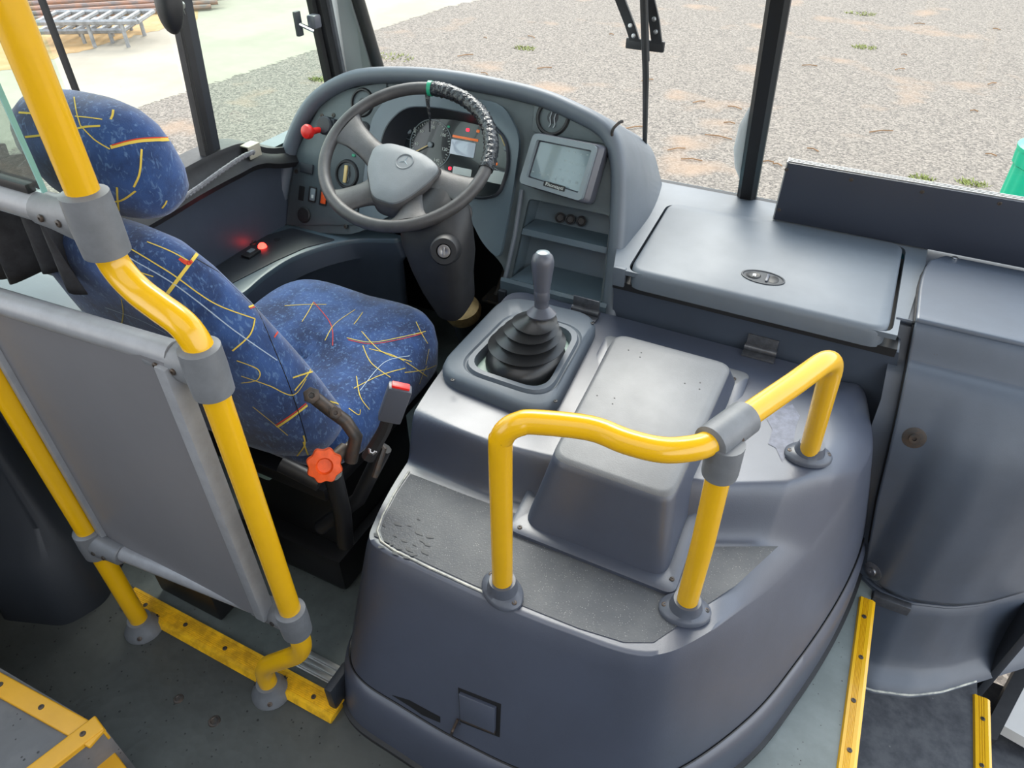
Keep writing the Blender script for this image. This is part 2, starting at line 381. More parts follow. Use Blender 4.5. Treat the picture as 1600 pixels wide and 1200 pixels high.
# walls
XW = -1.56
b = MB(); b.box((XW-.03, .55, -.1), (.06, 3.2, 1.64)); struct(b.build('wall_left', 'dash'))
b = MB()                                                             # moulded inner skin under the driver's window
b.grid(lambda u, v: Vector((XW+.005+.05*math.sin(math.pi*min(1, v*1.0))*(.3+.3*u), lerp(.4, 1.72, u), lerp(.0, .70, v))), 10, 8)
struct(b.build('trim_3', 'console_front'))
# black sill and window rubbers
b = MB()
sill = [(.30, .74), (1.0, .765), (1.20, .782), (1.34, .785), (1.43, .772), (1.56, .715), (1.95, .66)]
low = [(.30, .685), (1.0, .71), (1.14, .722), (1.26, .725), (1.37, .722), (1.50, .68), (1.90, .60)]
rings = []
sc = catmull([(p[0], p[1], 0) for p in sill], 6); lc = catmull([(p[0], p[1], 0) for p in low], 6)
for a, c in zip(sc, lc):
    rings.append([Vector((XW-.06, a.x, a.y)), Vector((XW+.015, a.x, a.y)), Vector((XW+.02, a.x, a.y-.012)), Vector((XW+.022, a.x, lerp(a.y, c.y, .45))), Vector((XW+.040, a.x, c.y+.012)), Vector((XW+.052, a.x, c.y-.004)), Vector((XW+.044, a.x, c.y-.02)), Vector((XW-.06, a.x, c.y-.02))])
b.loft(rings); struct(b.build('trim_4', 'rubber'))
def pillar(name, y0, y1, mt, x0=XW-.006, x1=XW+.02, z0=.7, z1=2.1, lean=0):
    b = MB(); b.loft([[Vector((x, y+k*lean, z)) for x, y in ((x0, y0), (x1, y0+.004), (x1, y1-.004), (x0, y1))] for k, z in ((0, z0), (1, z1))])
    return struct(b.build(name, mt))
pillar('trim_5', .996, 1.010, 'rubber', x1=XW+.006)
pillar('trim_6', 1.268, 1.305, 'rubber', lean=.055, z1=1.3, x1=XW+.012); pillar('trim_7', 1.300, 1.335, 'dash_dark', x1=XW+.005, lean=.055, z1=1.3)
b = MB(); b.tube([(XW+.014, 1.283, .8), (XW+.014, 1.345, 1.5)], .005, 8); struct(b.build('trim_8', 'black'))
pillar('trim_9', 1.825, 1.85, 'black', x1=XW+.01, lean=-.035, z1=1.1); pillar('trim_10', 1.85, 1.885, 'rubber', x1=XW+.02, lean=-.035, z1=1.1); pillar('trim_11', 1.885, 1.905, 'clamp_grey', x1=XW+.025, lean=-.035, z1=1.1)
# grey A pillar skin, leaning with the windscreen
def ws_y(z): return 1.985-(z-.65)*.30                                # windscreen plane
b = MB()
for z0, z1 in ((.70, 2.1),):
    b.loft([[Vector((XW+.02, 1.90, z)), Vector((XW+.06, 1.93, z)), Vector((XW+.10, ws_y(z)-.03+.03, z)), Vector((XW+.10, ws_y(z)+.06, z)), Vector((XW-.05, ws_y(z)+.1, z)), Vector((XW-.05, 1.93, z))] for z in (.70, 1.0, 1.25)])
struct(b.build('trim_12', 'pillar_grey'))
b = MB(); b.tube([(XW+.115, ws_y(z)+.02, z) for z in (.6, 1.0, 1.4, 2.1)], .019, 10); struct(b.build('trim_13', 'black'))
# side glass
def pane(name, pts, mt): b = MB(); b.bm.faces.new([b.bm.verts.new(p) for p in pts]); return struct(b.build(name, mt))
pane('window_1', [(XW, 1.0, .72), (XW, 1.28, .72), (XW, 1.28, 2.1), (XW, 1.0, 2.1)], 'glass')
pane('window_2', [(XW, 1.33, .6), (XW, 1.84, .6), (XW, 1.84, 2.1), (XW, 1.33, 2.1)], 'glass_green')
pane('window_3', [(XW, .3, .72), (XW, .98, .72), (XW, .98, 2.1), (XW, .3, 2.1)], 'glass_green')
# windscreen
def wsp(x, z, off=0): return Vector((x, ws_y(z)+off, z))
pane('window_4', [wsp(XW+.12, .60), wsp(-.26, .60), wsp(-.26, 2.1), wsp(XW+.12, 2.1)], 'glass')
pane('window_5', [wsp(-.22, .60), wsp(1.2, .60), wsp(1.2, 2.1), wsp(-.22, 2.1)], 'glass')
b = MB(); ds = []
for z in (.60, .8, 1.0, 1.3, 2.1):
    x = -.245-.01*(z-.6); ds.append([wsp(x-.026, z, -.004), wsp(x-.015, z, -.018), wsp(x+.015, z, -.018), wsp(x+.026, z, -.004), wsp(x+.026, z, .014), wsp(x-.026, z, .014)])
b.loft(ds); struct(b.build('trim_14', 'black'))
b = MB(); b.tube([wsp(XW+.1, .635, .0), wsp(1.2, .635, .0)], .016, 8); struct(b.build('trim_15', 'dash_dark'))
# body of the bus in front of the windscreen, teal nose
b = MB(); b.box((-.2, 2.06, .1), (2.75, .16, 1.0), .04); struct(b.build('wall_front', 'teal'))
# roof over the saloon, back and right walls
b = MB(); b.box((-.2, -.35, 2.24), (2.9, 4.1, .06)); struct(b.build('ceiling', 'white_panel'))
b = MB(); b.box((-.2, -2.3, .85), (2.9, .06, 2.8)); struct(b.build('wall_back', 'panel_grey'))
b = MB(); b.box((XW-.03, -.9, .4), (.06, 2.6, .9)); struct(b.build('wall_left_saloon', 'panel_grey'))
b = MB(); b.box((1.15, -1.0, .2), (.06, 2.6, 1.4)); struct(b.build('wall_right', 'panel_grey'))

# ================================================================== ENGINE COVER
def ystep(x): return interp([-.72, -.5, -.38, -.2, -.05, .06, .14, .2], [.895, .885, .90, .94, .975, 1.03, 1.10, 1.19], x)
def stepw(x): return interp([-.6, -.35, -.1, .1], [.028, .03, .036, .045], x)
def hz(x, y):
    return .40 + .10*sstep((y-(ystep(x)-stepw(x)))/(2*stepw(x)))
base_c = [(-.655, .515), (-.60, .482), (-.50, .472), (-.36, .465), (-.2, .475), (-.05, .53), (.05, .63), (.15, .79), (.21, .95), (.255, 1.10), (.285, 1.24), (.30, 1.36), (.30, 1.455), (.1, 1.462), (-.2, 1.462), (-.5, 1.462), (-.72, 1.455), (-.745, 1.36), (-.745, 1.2), (-.735, 1.0), (-.72, .84), (-.705, .70), (-.69, .58)]
top_c = [(-.635, .655), (-.585, .642), (-.50, .640), (-.38, .638), (-.22, .643), (-.08, .662), (.00, .745), (.06, .87), (.11, .99), (.15, 1.09), (.185, 1.19), (.205, 1.32), (.17, 1.452), (.08, 1.46), (-.2, 1.46), (-.5, 1.46), (-.70, 1.455), (-.725, 1.36), (-.725, 1.2), (-.71, 1.03), (-.69, .90), (-.675, .79), (-.655, .70)]
NS = 10
bc = catmull([(*p, 0) for p in base_c], NS, True); tcv = catmull([(*p, 0) for p in top_c], NS, True)
cover = thing('engine_cover', 'large dark blue grey moulded plastic engine cover between the driver seat and the entrance', 'engine cover', (-.25, .95, 0))
def drop(p): return .052*sstep((p.x-.01)/.09)*sstep((1.50-p.y)/.10)
def side_ring(f, z0, out=0, frac=None):
    r = []; n = len(bc)
    for i in range(n):
        p = bc[i].lerp(tcv[i], f); t = (bc[(i+1) % n]-bc[i-1]).normalized(); nn = Vector((t.y, -t.x, 0))
        zt = hz(tcv[i].x, tcv[i].y)-drop(tcv[i]); z = z0 if frac is None else lerp(.125, zt, frac)
        q = p+nn*out; r.append(Vector((q.x, q.y, z)))
    return r
prof = [(.20, .0, -.004), (.24, .04, -.002), (.40, .25, 0), (.55, .45, 0), (.70, .65, 0), (.80, .78, 0), (.875, .875, 0), (.925, .935, 0), (.965, .97, 0), (.99, .992, 0)]
rings = [side_ring(f, 0, o, fr) for f, fr, o in prof]
cen = [Vector((interp([-.75, -.5, 0, .25], [-.5, -.42, -.12, -.05], p.x), lerp(1.05, p.y, .0), 0)) for p in tcv]
K = 64
for k in range(0, K+1):
    f = (k/K)**.9; rr = []
    for i, p in enumerate(tcv):
        q = p.lerp(cen[i], f*.97)
        z = hz(q.x, q.y)-drop(p)*(1-min(1, f/.34))**2
        rr.append(Vector((q.x, q.y, z)))
    rings.append(rr)
b = MB(); b.loft(rings, cap0=False, cap1=True); body = b.build('cover_body', 'hump', cover, sharp=60)
# skirt moulding below the seam
b = MB(); b.loft([side_ring(0, .012, -.006), side_ring(.0, .0125, .004), side_ring(.06, .05, .006), side_ring(.13, .085, .008), side_ring(.18, .105, .007), side_ring(.215, .118, .0), side_ring(.23, .121, -.012)], False, False); b.build('skirt', 'hump', cover)
MB().tube(side_ring(.222, .1215, .0005), .0022, 6, True).build('skirt_seam', 'black', cover)
b = MB(); b.loft([side_ring(0, .0, .012), side_ring(0, .014, .012), side_ring(0, .016, .002)], False, False); b.build('floor_gasket', 'rubber', cover)
# textured mats on the rear terrace, with their cream edging
def flat(name, poly, mt, parent, off=.0015, th=.0008, res=.02, subn=1):
    b = MB(); t = bmesh.new(); vs = [t.verts.new((x, y, 0)) for x, y in poly]; f = t.faces.new(vs); bmesh.ops.triangulate(t, faces=[f]); 
    for _ in range(subn): bmesh.ops.subdivide_edges(t, edges=[e for e in t.edges if e.calc_length() > res], cuts=2, use_grid_fill=False); bmesh.ops.triangulate(t, faces=t.faces[:])
    vm = {v: b.bm.verts.new((v.co.x, v.co.y, hz(v.co.x, v.co.y)+off)) for v in t.verts}
    for q in t.faces: b.bm.faces.new([vm[v] for v in q.verts])
    t.free(); return b.build(name, mt, parent, recalc=True)
m1 = [(-.660, .838), (-.655, .78), (-.642, .715), (-.630, .682), (-.612, .667), (-.58, .660), (-.50, .656), (-.40, .654), (-.3, .655), (-.2, .658), (-.12, .668), (-.075, .69), (-.04, .75), (-.02, .80), (-.1, .815), (-.38, .80), (-.40, .84), (-.52, .838)]
flat('textured_mat', m1, 'mat', cover)
flat('textured_mat', [tuple(at(px, py, Z=.4)[:2]) for px, py in ((1095, 855), (1216, 854), (1150, 915), (1105, 945), (1080, 930))], 'mat', cover)
b = MB(); b.tube([Vector((x, y, hz(x, y)+.0015)) for x, y in [(-.666, .842), (-.660, .78), (-.647, .715), (-.634, .678), (-.614, .661), (-.58, .654), (-.50, .650), (-.40, .648), (-.345, .648)]], .0022, 6); b.build('mat_edging', 'cream', cover)
rs = random.Random(8); sc_mb = MB()
for px, py in ((590, 838), (604, 846), (618, 838), (612, 852), (624, 858), (632, 846), (640, 860), (648, 852), (600, 822), (622, 820), (640, 822), (655, 834), (660, 846), (668, 852), (618, 866), (636, 872), (646, 868), (654, 812), (596, 856), (664, 864), (672, 840)):
    p = at(px, py, Z=.4); a = rs.uniform(-.4, .5); L = rs.uniform(.004, .010); d = Vector((math.cos(a), math.sin(a), 0)); n = Vector((-d.y, d.x, 0)); c = Vector((p.x, p.y, hz(p.x, p.y)+.0026))
    v = [c+d*L*math.cos(t)+n*L*.38*math.sin(t)*(1+.3*math.cos(3*t)) for t in (2*math.pi*k/10 for k in range(10))]; sc_mb.bm.faces.new([sc_mb.bm.verts.new(q) for q in v])
o = sc_mb.build('scuff_marks', 'dash_dark', cover); o['kind'] = 'stuff'
mat('worn_paint', (.16, .17, .22), .5, noise=.3, nscale=60)
wp_ = [tuple(at(px, py, Z=.5)[:2]) for px, py in ((1215, 640), (1238, 632), (1250, 650), (1243, 668), (1240, 690), (1222, 722), (1212, 700), (1200, 694), (1207, 672), (1198, 655))]
flat('worn_patch', wp_, 'worn_paint', cover, off=.0008)
# raised box
def rq(pts, r=.03, n=5): return rpoly(pts, r, n)
def lift(poly, off): return [Vector((x, y, hz(x, y)+off)) for x, y in poly]
box_f = rq([(-.405, .79), (-.07, .79), (-.075, 1.36), (-.42, 1.36)], .02)
box_b = rq([(-.383, .815), (-.095, .815), (-.098, 1.335), (-.398, 1.335)], .035)
def shr(poly, tx0, tx1, ty0, ty1):
    return rq([(tx0, ty0), (tx1, ty0), (tx1+.002, ty1), (tx0-.015, ty1)], .04)
b = MB()
zt = .565
tp0 = rq([(-.352, .868), (-.118, .868), (-.112, 1.30), (-.378, 1.30)], .035)
tp1 = rq([(-.345, .878), (-.126, .878), (-.12, 1.29), (-.370, 1.29)], .03)
def mixr(f, top, zf):
    return [Vector((lerp(a[0], c[0], f), lerp(a[1], c[1], f), lerp(hz(*a)+.012, top, zf))) for a, c in zip(box_b, tp0)]
rings = [lift(box_f, .001), lift(box_f, .010), lift(rq([(-.398, .797), (-.078, .797), (-.082, 1.353), (-.412, 1.353)], .02), .013), mixr(0, zt, 0), mixr(.06, zt, .08), mixr(.5, zt, .5), mixr(.88, zt, .88), mixr(.97, zt, .96),
         [Vector((lerp(a[0], c[0], .6), lerp(a[1], c[1], .6), zt-.0015)) for a, c in zip(tp0, tp1)], [Vector((x, y, zt)) for x, y in tp1]]
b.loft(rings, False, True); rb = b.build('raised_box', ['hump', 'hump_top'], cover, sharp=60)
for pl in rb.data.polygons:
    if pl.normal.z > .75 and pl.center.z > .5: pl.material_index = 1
for px, py in ((812, 824), (1050, 905)):
    p = at(px, py, Z=.413); screw('bolt', p, (0, 0, 1), .005, rb)
for px, py in ((1147, 592),):
    p = at(px, py, Z=.513); screw('bolt', p, (0, 0, 1), .005, rb)
for px, py in ((982, 547), (1002, 551), (1000, 558), (1070, 599), (1094, 598), (1093, 608), (933, 618), (960, 622), (957, 631)):
    p = at(px, py, Z=zt); MB().cyl(Matrix.Translation((p.x, p.y, zt-.0005)), .0018, .0012, 8).build('screw_hole', 'black', rb)
p = at(888, 729, Z=zt-.01)
# gear lever surround
gs = [(-.715, 1.03), (-.415, 1.005), (-.452, 1.41), (-.715, 1.395)]
g0 = rpoly(gs, .075, 7)
def inset(poly, k):
    c = Vector((sum(p[0] for p in poly)/len(poly), sum(p[1] for p in poly)/len(poly), 0)); out = []
    for x, y in poly:
        d = Vector((x, y, 0))-c; L = d.length; d *= (L-k)/L; out.append((c.x+d.x, c.y+d.y))
    return out
def zr(poly, z): return [Vector((x, y, z)) for x, y in poly]
c0 = (-.553, 1.19)
def opening(k, z, n=len(g0)):
    q = rpoly([(c0[0]-.095-k, c0[1]-.12-k), (c0[0]+.098+k, c0[1]-.125-k), (c0[0]+.075+k, c0[1]+.115+k), (c0[0]-.085-k, c0[1]+.115+k)], .055+k*.7, 7); return zr(q, z)
b = MB(); b.loft([zr(g0, .498), zr(g0, .515), zr(inset(g0, .006), .526), zr(inset(g0, .016), .531), opening(.022, .534), opening(.018, .529), opening(.016, .529), opening(.012, .538), opening(.0, .538), opening(-.004, .520), opening(-.004, .505)], False, False)
sur = b.build('gear_lever_surround', 'console', cover, sharp=50)
for px, py in ((707, 594), (868, 627), (926, 505)):
    p = at(px, py, Z=.53); screw('bolt', p, (0, 0, 1), .005, sur, 'black')
b = MB(); b.loft([opening(-.002, .512), opening(-.06, .512)], False, True); b.build('opening_base', 'tank', sur)
# hinges at the front edge, latch flap and torn slot on the back
for px, py in ((912, 491), (1186, 553)):
    p = at(px, py, Z=.508); h = MB(); h.box((p.x, p.y, .503), (.075, .03, .006), .002); h.tube([(p.x-.037, p.y+.012, .512), (p.x+.037, p.y+.012, .512)], .009, 10)
    h.box((p.x, p.y+.014, .53), (.07, .004, .035), .001); h.build('hinge', 'hinge_grey', cover)
def onback(px, py, off=0):
    """a point on the rear wall of the cover, found by walking down the line of sight"""
    d = rayd(px, py); hit = None
    ok, loc, nor, _ = body.ray_cast(CP-cover.location, d.normalized()); return (loc+cover.location, nor) if ok else (at(px, py, Y=.55), Vector((0, -1, .3)))
def surf_prism(name, pts, mt, off, th, parent, b=.002):
    q = [onback(*p) for p in pts]; n = sum((a[1] for a in q), Vector()).normalized(); c = sum((a[0] for a in q), Vector())/len(q)
    fr = zframe(c+n*off, n); inv = fr.inverted(); poly = [(v.x, v.y) for v in (inv @ a[0] for a in q)]
    return MB().prism(poly, fr, th, b).build(name, mt, parent), fr
surf_prism('latch_recess', [(716, 1074), (783, 1100), (781, 1152), (719, 1128)], 'black', -.006, .0068, cover, 0)
fl, fr = surf_prism('latch_flap', [(720, 1080), (776, 1103), (775, 1142), (722, 1120)], 'hump', .001, .008, cover)
q = [onback(*p) for p in ((722, 1120), (775, 1142))]; MB().tube([q[0][0]+q[0][1]*.005, q[1][0]+q[1][1]*.005], .004, 8).build('flap_hinge', 'dark_steel', fl)
surf_prism('torn_slot', [(613, 1086), (640, 1094), (688, 1120), (688, 1129), (660, 1117), (640, 1103)], 'black', -.002, .003, cover, 0)
# broken cable tie / wire twisted in the crack under the flap
pts = []
for k, (px, py) in enumerate(((717, 1122), (712, 1133), (707, 1145), (704, 1158), (708, 1168), (703, 1182), (707, 1196), (704, 1215))):
    a = onback(px, py); pts.append(a[0]+a[1]*(.004+.002*(k % 2)))
MB().tube(catmull(pts, 5), .0028, 8).build('twisted_wire', 'dark_steel', cover)
MB().tube([onback(px, py)[0]+onback(px, py)[1]*.0005 for px, py in ((719, 1130), (712, 1160), (709, 1190), (709, 1220))], .0022, 6).build('crack', 'black', cover)
b = MB(); 

# ================================================================== YELLOW RAIL ON THE COVER
ZR = .815
def flange(parent, p, r=.034, mt='flange', ang=0, h=.035):
    f = Matrix.Translation(p) @ Matrix.Rotation(ang, 4, 'Z'); b = MB()
    def oval(rx, ry, z): return [f @ Vector((rx*math.cos(2*math.pi*k/28), ry*math.sin(2*math.pi*k/28), z)) for k in range(28)]
    b.loft([oval(r*1.35, r, 0), oval(r*1.35, r, .006), oval(r*1.25, r*.92, .010), oval(r*.86, r*.80, .014), oval(r*.76, r*.74, h*.8), oval(r*.70, r*.70, h), oval(r*.6, r*.6, h)])
    o = b.build('flange', mt, parent)
    for s in (-1, 1): screw('bolt', f @ Vector((s*r*1.07, 0, .0095)), (0, 0, 1), .0055, o, 'dark_steel', .003)
    return o
PR = .0185
P1 = at(785, 915, Z=.42); P2 = at(1072, 945, Z=.42); P3 = at(1265, 705, Z=.515)
rail = thing('handrail', 'yellow tubular grab rail with three feet standing on the engine cover', 'handrail', (P2.x, P2.y, .40))
top = [at(px, py, Z=ZR) for px, py in ((838, 652), (872, 651), (922, 669), (979, 690), (1035, 703), (1084, 700), (1112, 690), (1140, 671))]
top2 = [at(px, py, Z=ZR) for px, py in ((1176, 644), (1240, 600))]; ap = at(1306, 552, Z=ZR)
Tp = Vector((P2.x, P2.y, ZR))
path = [Vector((P1.x, P1.y, .40))]+catmull(fillet([Vector((P1.x, P1.y, .60)), Vector((P1.x, P1.y, ZR)), top[1].lerp(top[2], .4)], [.078], 4)[:-1]+top[2:]+top2, 5)
path = path[:-1]+fillet([top2[1], Vector((ap.x, ap.y, ZR)), Vector((P3.x, P3.y, .50))], [.055], 10)
MB().tube(path, PR, 20).build('bent_tube', 'yellow', rail)
tj = at(1135, 692, Z=ZR); 
MB().tube([Vector((P2.x, P2.y, .40)), Vector((P2.x, P2.y, .6)), Vector((tj.x, tj.y, ZR-.02))], PR, 20).build('post', 'yellow', rail)
flange(rail, Vector((P1.x, P1.y, .4015)), ang=-.5); flange(rail, Vector((P2.x, P2.y, .4015)), ang=.3); flange(rail, Vector((P3.x, P3.y, .5015)), ang=.3)
a = at(1108, 694, Z=ZR); c = at(1165, 652, Z=ZR); dv = (c-a).normalized(); b = MB()
b.lathe([(.021, 0), (.0265, .002), (.0265, (c-a).length-.002), (.021, (c-a).length)], zframe(a, dv), 24)
b.lathe([(.0265, 0), (.0265, .055), (.0255, .062), (.02, .062)], zframe(Vector((tj.x, tj.y, ZR)), (P2.x-tj.x, P2.y-tj.y, -.2)), 24)
cl = b.build('tee_clamp', 'clamp_grey', rail)
for px, py in ((1158, 688), (1145, 707), (1147, 716)):
    d = rayd(px, py).normalized(); p = at(px, py, Z=ZR-.015 if py < 700 else ZR-.03) - d*.022
    screw('bolt', p, -d, .005, cl, 'dark_steel', .003)

# ================================================================== GEAR LEVER
gl = thing('gear_lever', 'black gear lever with a round knob rising from pleated rubber boot', 'gear lever', (c0[0], c0[1], .51))
kb = at(848, 410, Z=.775); nb = at(846, 485, Z=.665)
bx0 = Vector((c0[0]+.002, c0[1]-.012, .513)); bx1 = nb
b = MB(); rings = []; levels = [(0, .092), (.06, .090), (.16, .083), (.24, .070), (.27, .060), (.30, .062), (.315, .088), (.33, .089), (.42, .060), (.44, .050), (.46, .052), (.475, .074), (.49, .075), (.57, .050), (.59, .042), (.605, .043), (.62, .061), (.635, .062), (.71, .042), (.73, .033), (.745, .034), (.76, .049), (.775, .050), (.86, .030), (.93, .023), (1, .021)]
for t, r in levels:
    c = bx0.lerp(bx1, t)+Vector((-.012*math.sin(math.pi*t), 0, 0)); n = 36; tilt = -.10*math.sin(math.pi*min(1, t*1.1))
    rings.append([c+Vector((r*math.cos(2*math.pi*k/n), r*math.sin(2*math.pi*k/n)*(1.12 if t < .3 else 1), -tilt*r*math.cos(2*math.pi*k/n)*.8+.003*math.sin(4*math.pi*k/n))) for k in range(n)])
b.loft(rings); b.build('rubber_boot', 'boot', gl, sharp=42)
ax = (kb-nb).normalized(); f = zframe(nb-ax*.01, ax); L = (kb-nb).length
b = MB().lathe([(.030, 0), (.032, .004), (.022, .014), (.0155, .02), (.0155, .035), (.017, .037), (.017, .062), (.0155, .064), (.0155, .07)], f, 28); b.build('collar', 'tablet', gl)
b = MB().lathe([(.015, L-.065), (.0175, L-.05), (.021, L-.02), (.0235, L), (.0238, L+.012), (.021, L+.024), (.014, L+.031), (.005, L+.034)], f, 28); kn = b.build('knob', 'tablet', gl)
b = MB().lathe([(.0145, L+.0308), (.0135, L+.0325), (.004, L+.0355)], f, 24); b.build('knob_cap', 'bezel', kn)

# ================================================================== PARTITION FRAME BEHIND THE SEAT
PY = .465
part = thing('partition_frame', 'yellow and grey tubular screen frame with grey panel behind the driver seat', 'partition', (-1.0, PY, 0))
xb, xm = -.815, -.69
pB = [(xb, PY-.01, 0), (xb, PY-.01, .075), (xm, PY+.015, .20), (xm, PY+.015, 1.0), (xb+.005, PY+.02, 1.075), (xb-.0, PY+.02, 2.15)]
pb_path = fillet([Vector((xb, PY-.01, 0)), Vector((xb, PY-.01, .105)), Vector((xm, PY+.012, .225)), Vector((xm, PY+.012, .88))], [.045, .045], 9)[:-1]+catmull([(xm, PY+.012, .88), (xm, PY+.012, .935), (xm-.001, PY+.013, .962), (xm-.018, PY+.014, .99), (xm-.058, PY+.016, 1.006), (xb+.035, PY+.018, 1.019), (xb+.008, PY+.02, 1.043), (xb, PY+.02, 1.08), (xb, PY+.02, 1.15)], 6)+[Vector((xb, PY+.02, 2.2))]
MB().tube(pb_path, .0195, 20).build('post', 'yellow', part)
MB().tube([(-1.19, PY-.025, 0), (-1.19, PY-.025, 2.2)], .0195, 20).build('post', 'yellow', part)
def clamp(parent, p, dirx, L=.085, r=.0275, h=.075, zoff=0):
    b = MB(); b.lathe([(.021, -h/2), (r, -h/2+.003), (r+.001, 0), (r, h/2-.003), (.021, h/2)], Matrix.Translation(p), 24)
    d = Vector(dirx).normalized()
    rg = []
    for t, ry, rz in ((0, .024, h*.42), (.35, .024, .030), (.7, .0225, .0235), (.97, .022, .022), (1, .019, .019)):
        c = p+d*L*t; s = Vector((0, 0, 1)).cross(d); rg.append([c+s*ry*math.cos(2*math.pi*k/20)+Vector((0, 0, 1))*rz*math.sin(2*math.pi*k/20) for k in range(20)])
    b.loft(rg); o = b.build('clamp', 'clamp_grey', parent)
    s = Vector((0, -1, .1)).normalized()
    for t in (.35, .68): screw('bolt', p+d*L*t+s*.0235, s, .005, o, 'dark_steel', .003)
    return o
zl, zu = .335, .935
clamp(part, Vector((xm, PY+.012, zl)), (-1, -.03, 0)); clamp(part, Vector((xm, PY+.012, zu-.01)), (-1, -.03, 0), .095, .0275, .08)
clamp(part, Vector((-1.19, PY-.025, .325)), (1, .05, 0))
cu = clamp(part, Vector((xb, PY+.02, 1.105)), (-1, 0, 0), .10, .0285, .085)
MB().tube([(-1.17, PY-.022, .325), (xm-.03, PY+.01, zl)], .0165, 16).build('lower_rail', 'tube_grey', part)
MB().tube([(-1.50, PY-.035, zu), (xm-.05, PY+.01, zu)], .0195, 16).build('upper_rail', 'tube_grey', part)
MB().tube([(-1.50, PY+.02, 1.105), (xb-.05, PY+.02, 1.105)], .0195, 16).build('top_rail', 'tube_grey', part)
b = MB(); b.loft([[Vector((x, PY+y, z)) for x, z in ((-1.165, .325), (xm-.05, zl), (xm-.05, zu), (-1.165, zu))] for y in (-.012, .006)]); pn = b.build('grey_panel', 'panel_grey', part)
b = MB(); b.box((xm-.052, PY-.004, (zl+zu)/2), (.022, .03, zu-zl-.01), .003); b.build('edge_channel', 'tube_grey', pn)
b = MB(); b.box((-1.160, PY-.006, .63), (.016, .03, .60), .003); b.build('edge_channel', 'tube_grey', pn)
def pflange(parent, p, ang=0):
    b = MB(); b.lathe([(.043, 0), (.043, .006), (.034, .018), (.028, .034), (.026, .042), (.021, .042)], Matrix.Translation(p), 24); o = b.build('flange', 'clamp_grey', parent)
    for a in (ang, ang+2.1, ang+4.2): screw('bolt', p+Vector((.036*math.cos(a), .036*math.sin(a), .014)), (math.cos(a), math.sin(a), 1.3), .0055, o, 'dark_steel', .003)
pflange(part, Vector((xb, PY-.01, .0)), -.9); pflange(part, Vector((-1.19, PY-.025, 0)), -.9)
b = MB(); b.loft([[Vector((x, PY+.02+y, z)) for x, z in ((-1.5, 1.13), (-.895, 1.13), (-.895, 2.0), (-1.5, 2.0))] for y in (-.003, .003)]); b.build('glass_screen', 'glass_partition', part)
b = MB(); b.box((-.894, PY+.02, 1.565), (.003, .0062, .87)); b.build('glass_edge', 'glass_edge', part)
b = MB(); b.box((-1.22, PY+.02, 1.130), (.6, .012, .012), .002); b.build('glass_seal', 'black', part)

# nosings of the driver platform
def nosing(name, p0, p1, width, label, group, th=.006, nscr=4, ribs=6, mt='yellow_worn', lip=.0):
    a = Vector(p0); c = Vector(p1); d = (c-a); L = d.length; d.normalize(); f = frame(a, d, Vector((0, 0, 1)).cross(d), Vector((0, 0, 1)))
    n = MB(); w = width
    sec = [(-w/2, -.012 if lip else 0), (-w/2-.003, th*.3), (-w/2+.004, th)]
    x = -w/2+.012
    for k in range(ribs):
        st = (w-.02)/ribs; sec += [(x, th), (x+st*.25, th-.0012), (x+st*.5, th-.0012), (x+st*.6, th)]; x += st
    sec += [(w/2-.003, th), (w/2, 0)]
    n.loft([[f @ Vector((t, y, z)) for y, z in sec] for t in (0, L)]); o = n.build(name, mt, None, sharp=20)
    tag(o, label, 'step edging', group)
    for k in range(nscr):
        t = L*(k+.5)/nscr; screw('screw', f @ Vector((t, .002 if k % 2 else -.002, th)), (0, 0, 1), .0055, o, 'dark_steel', .0015)
    return o
nosing('step_nosing', (-1.29, .483, .0), (-.655, .483, .0), .052, 'worn yellow ribbed metal edging running along the floor from the post to the engine cover', None, .016, 5, 8)
b = MB()
for y, h in ((.531, .012), (.546, .008), (.560, .011)): b.box((-.735, y, h/2), (.15, .011, h), .002)
b.box((-.735, .546, .002), (.15, .045, .004)); tag(b.build('threshold_strip', 'alu'), 'short bare aluminium threshold strip behind the yellow edging by the engine cover', 'threshold')
b = MB(); b.box((-.668, .515, .045), (.02, .07, .085), .006, Matrix.Identity(4)); tag(b.build('stop_block', 'dash_dark'), 'small black corner block where the yellow edging meets the engine cover', 'bracket')
# aisle platform in the near left corner
ps = .20
A0 = at(-120, 985, Z=ps); A1 = at(165, 1140, Z=ps); B1 = at(60, 1225, Z=ps)
b = MB(); b.prism([(A1.x, A1.y), (A0.x-.4, A0.y), (A0.x-.4, -.4), (B1.x-.16, -.4), (B1.x, B1.y)], Matrix.Translation((0, 0, 0)), ps-.004); struct(b.build('floor_platform', 'platform'))
def strip(p, q, wd, side, z, label, sc=3, extra=.0):
    a = Vector((p.x, p.y, 0)); c = Vector((q.x, q.y, 0)); d = (c-a).normalized(); n = Vector((-d.y, d.x, 0))*side
    f = frame(Vector((a.x, a.y, z))+n*wd/2, d, Vector((0, 0, 1)).cross(d), Vector((0, 0, 1))); L = (c-a).length
    b = MB(); b.box((L/2, 0, .0), (L+extra, wd, .010), .0035, f, 3)
    b.box((L/2, (-wd/2+.003)*side*1.0, -.015), (L+extra, .006, .03), .002, f)
    o = b.build('step_nosing', 'yellow_flat'); tag(o, label, 'step edging')
    for k in range(sc): screw('screw', f @ Vector((L-.03-k*.11, 0, .005)), (0, 0, 1), .0055, o, 'dark_steel', .0015)
strip(A0, A1, .036, -1, ps, 'smooth yellow edging on the far side of the raised platform, bottom left')
strip(Vector((B1.x-.09, B1.y-.35, 0)), Vector((A1.x, A1.y, 0)), .036, 1, ps+.003, 'smooth yellow edging on the near side of the raised platform corner', 3)
C0 = at(160, 1150, Z=.12); C1 = at(225, 1235, Z=.12)
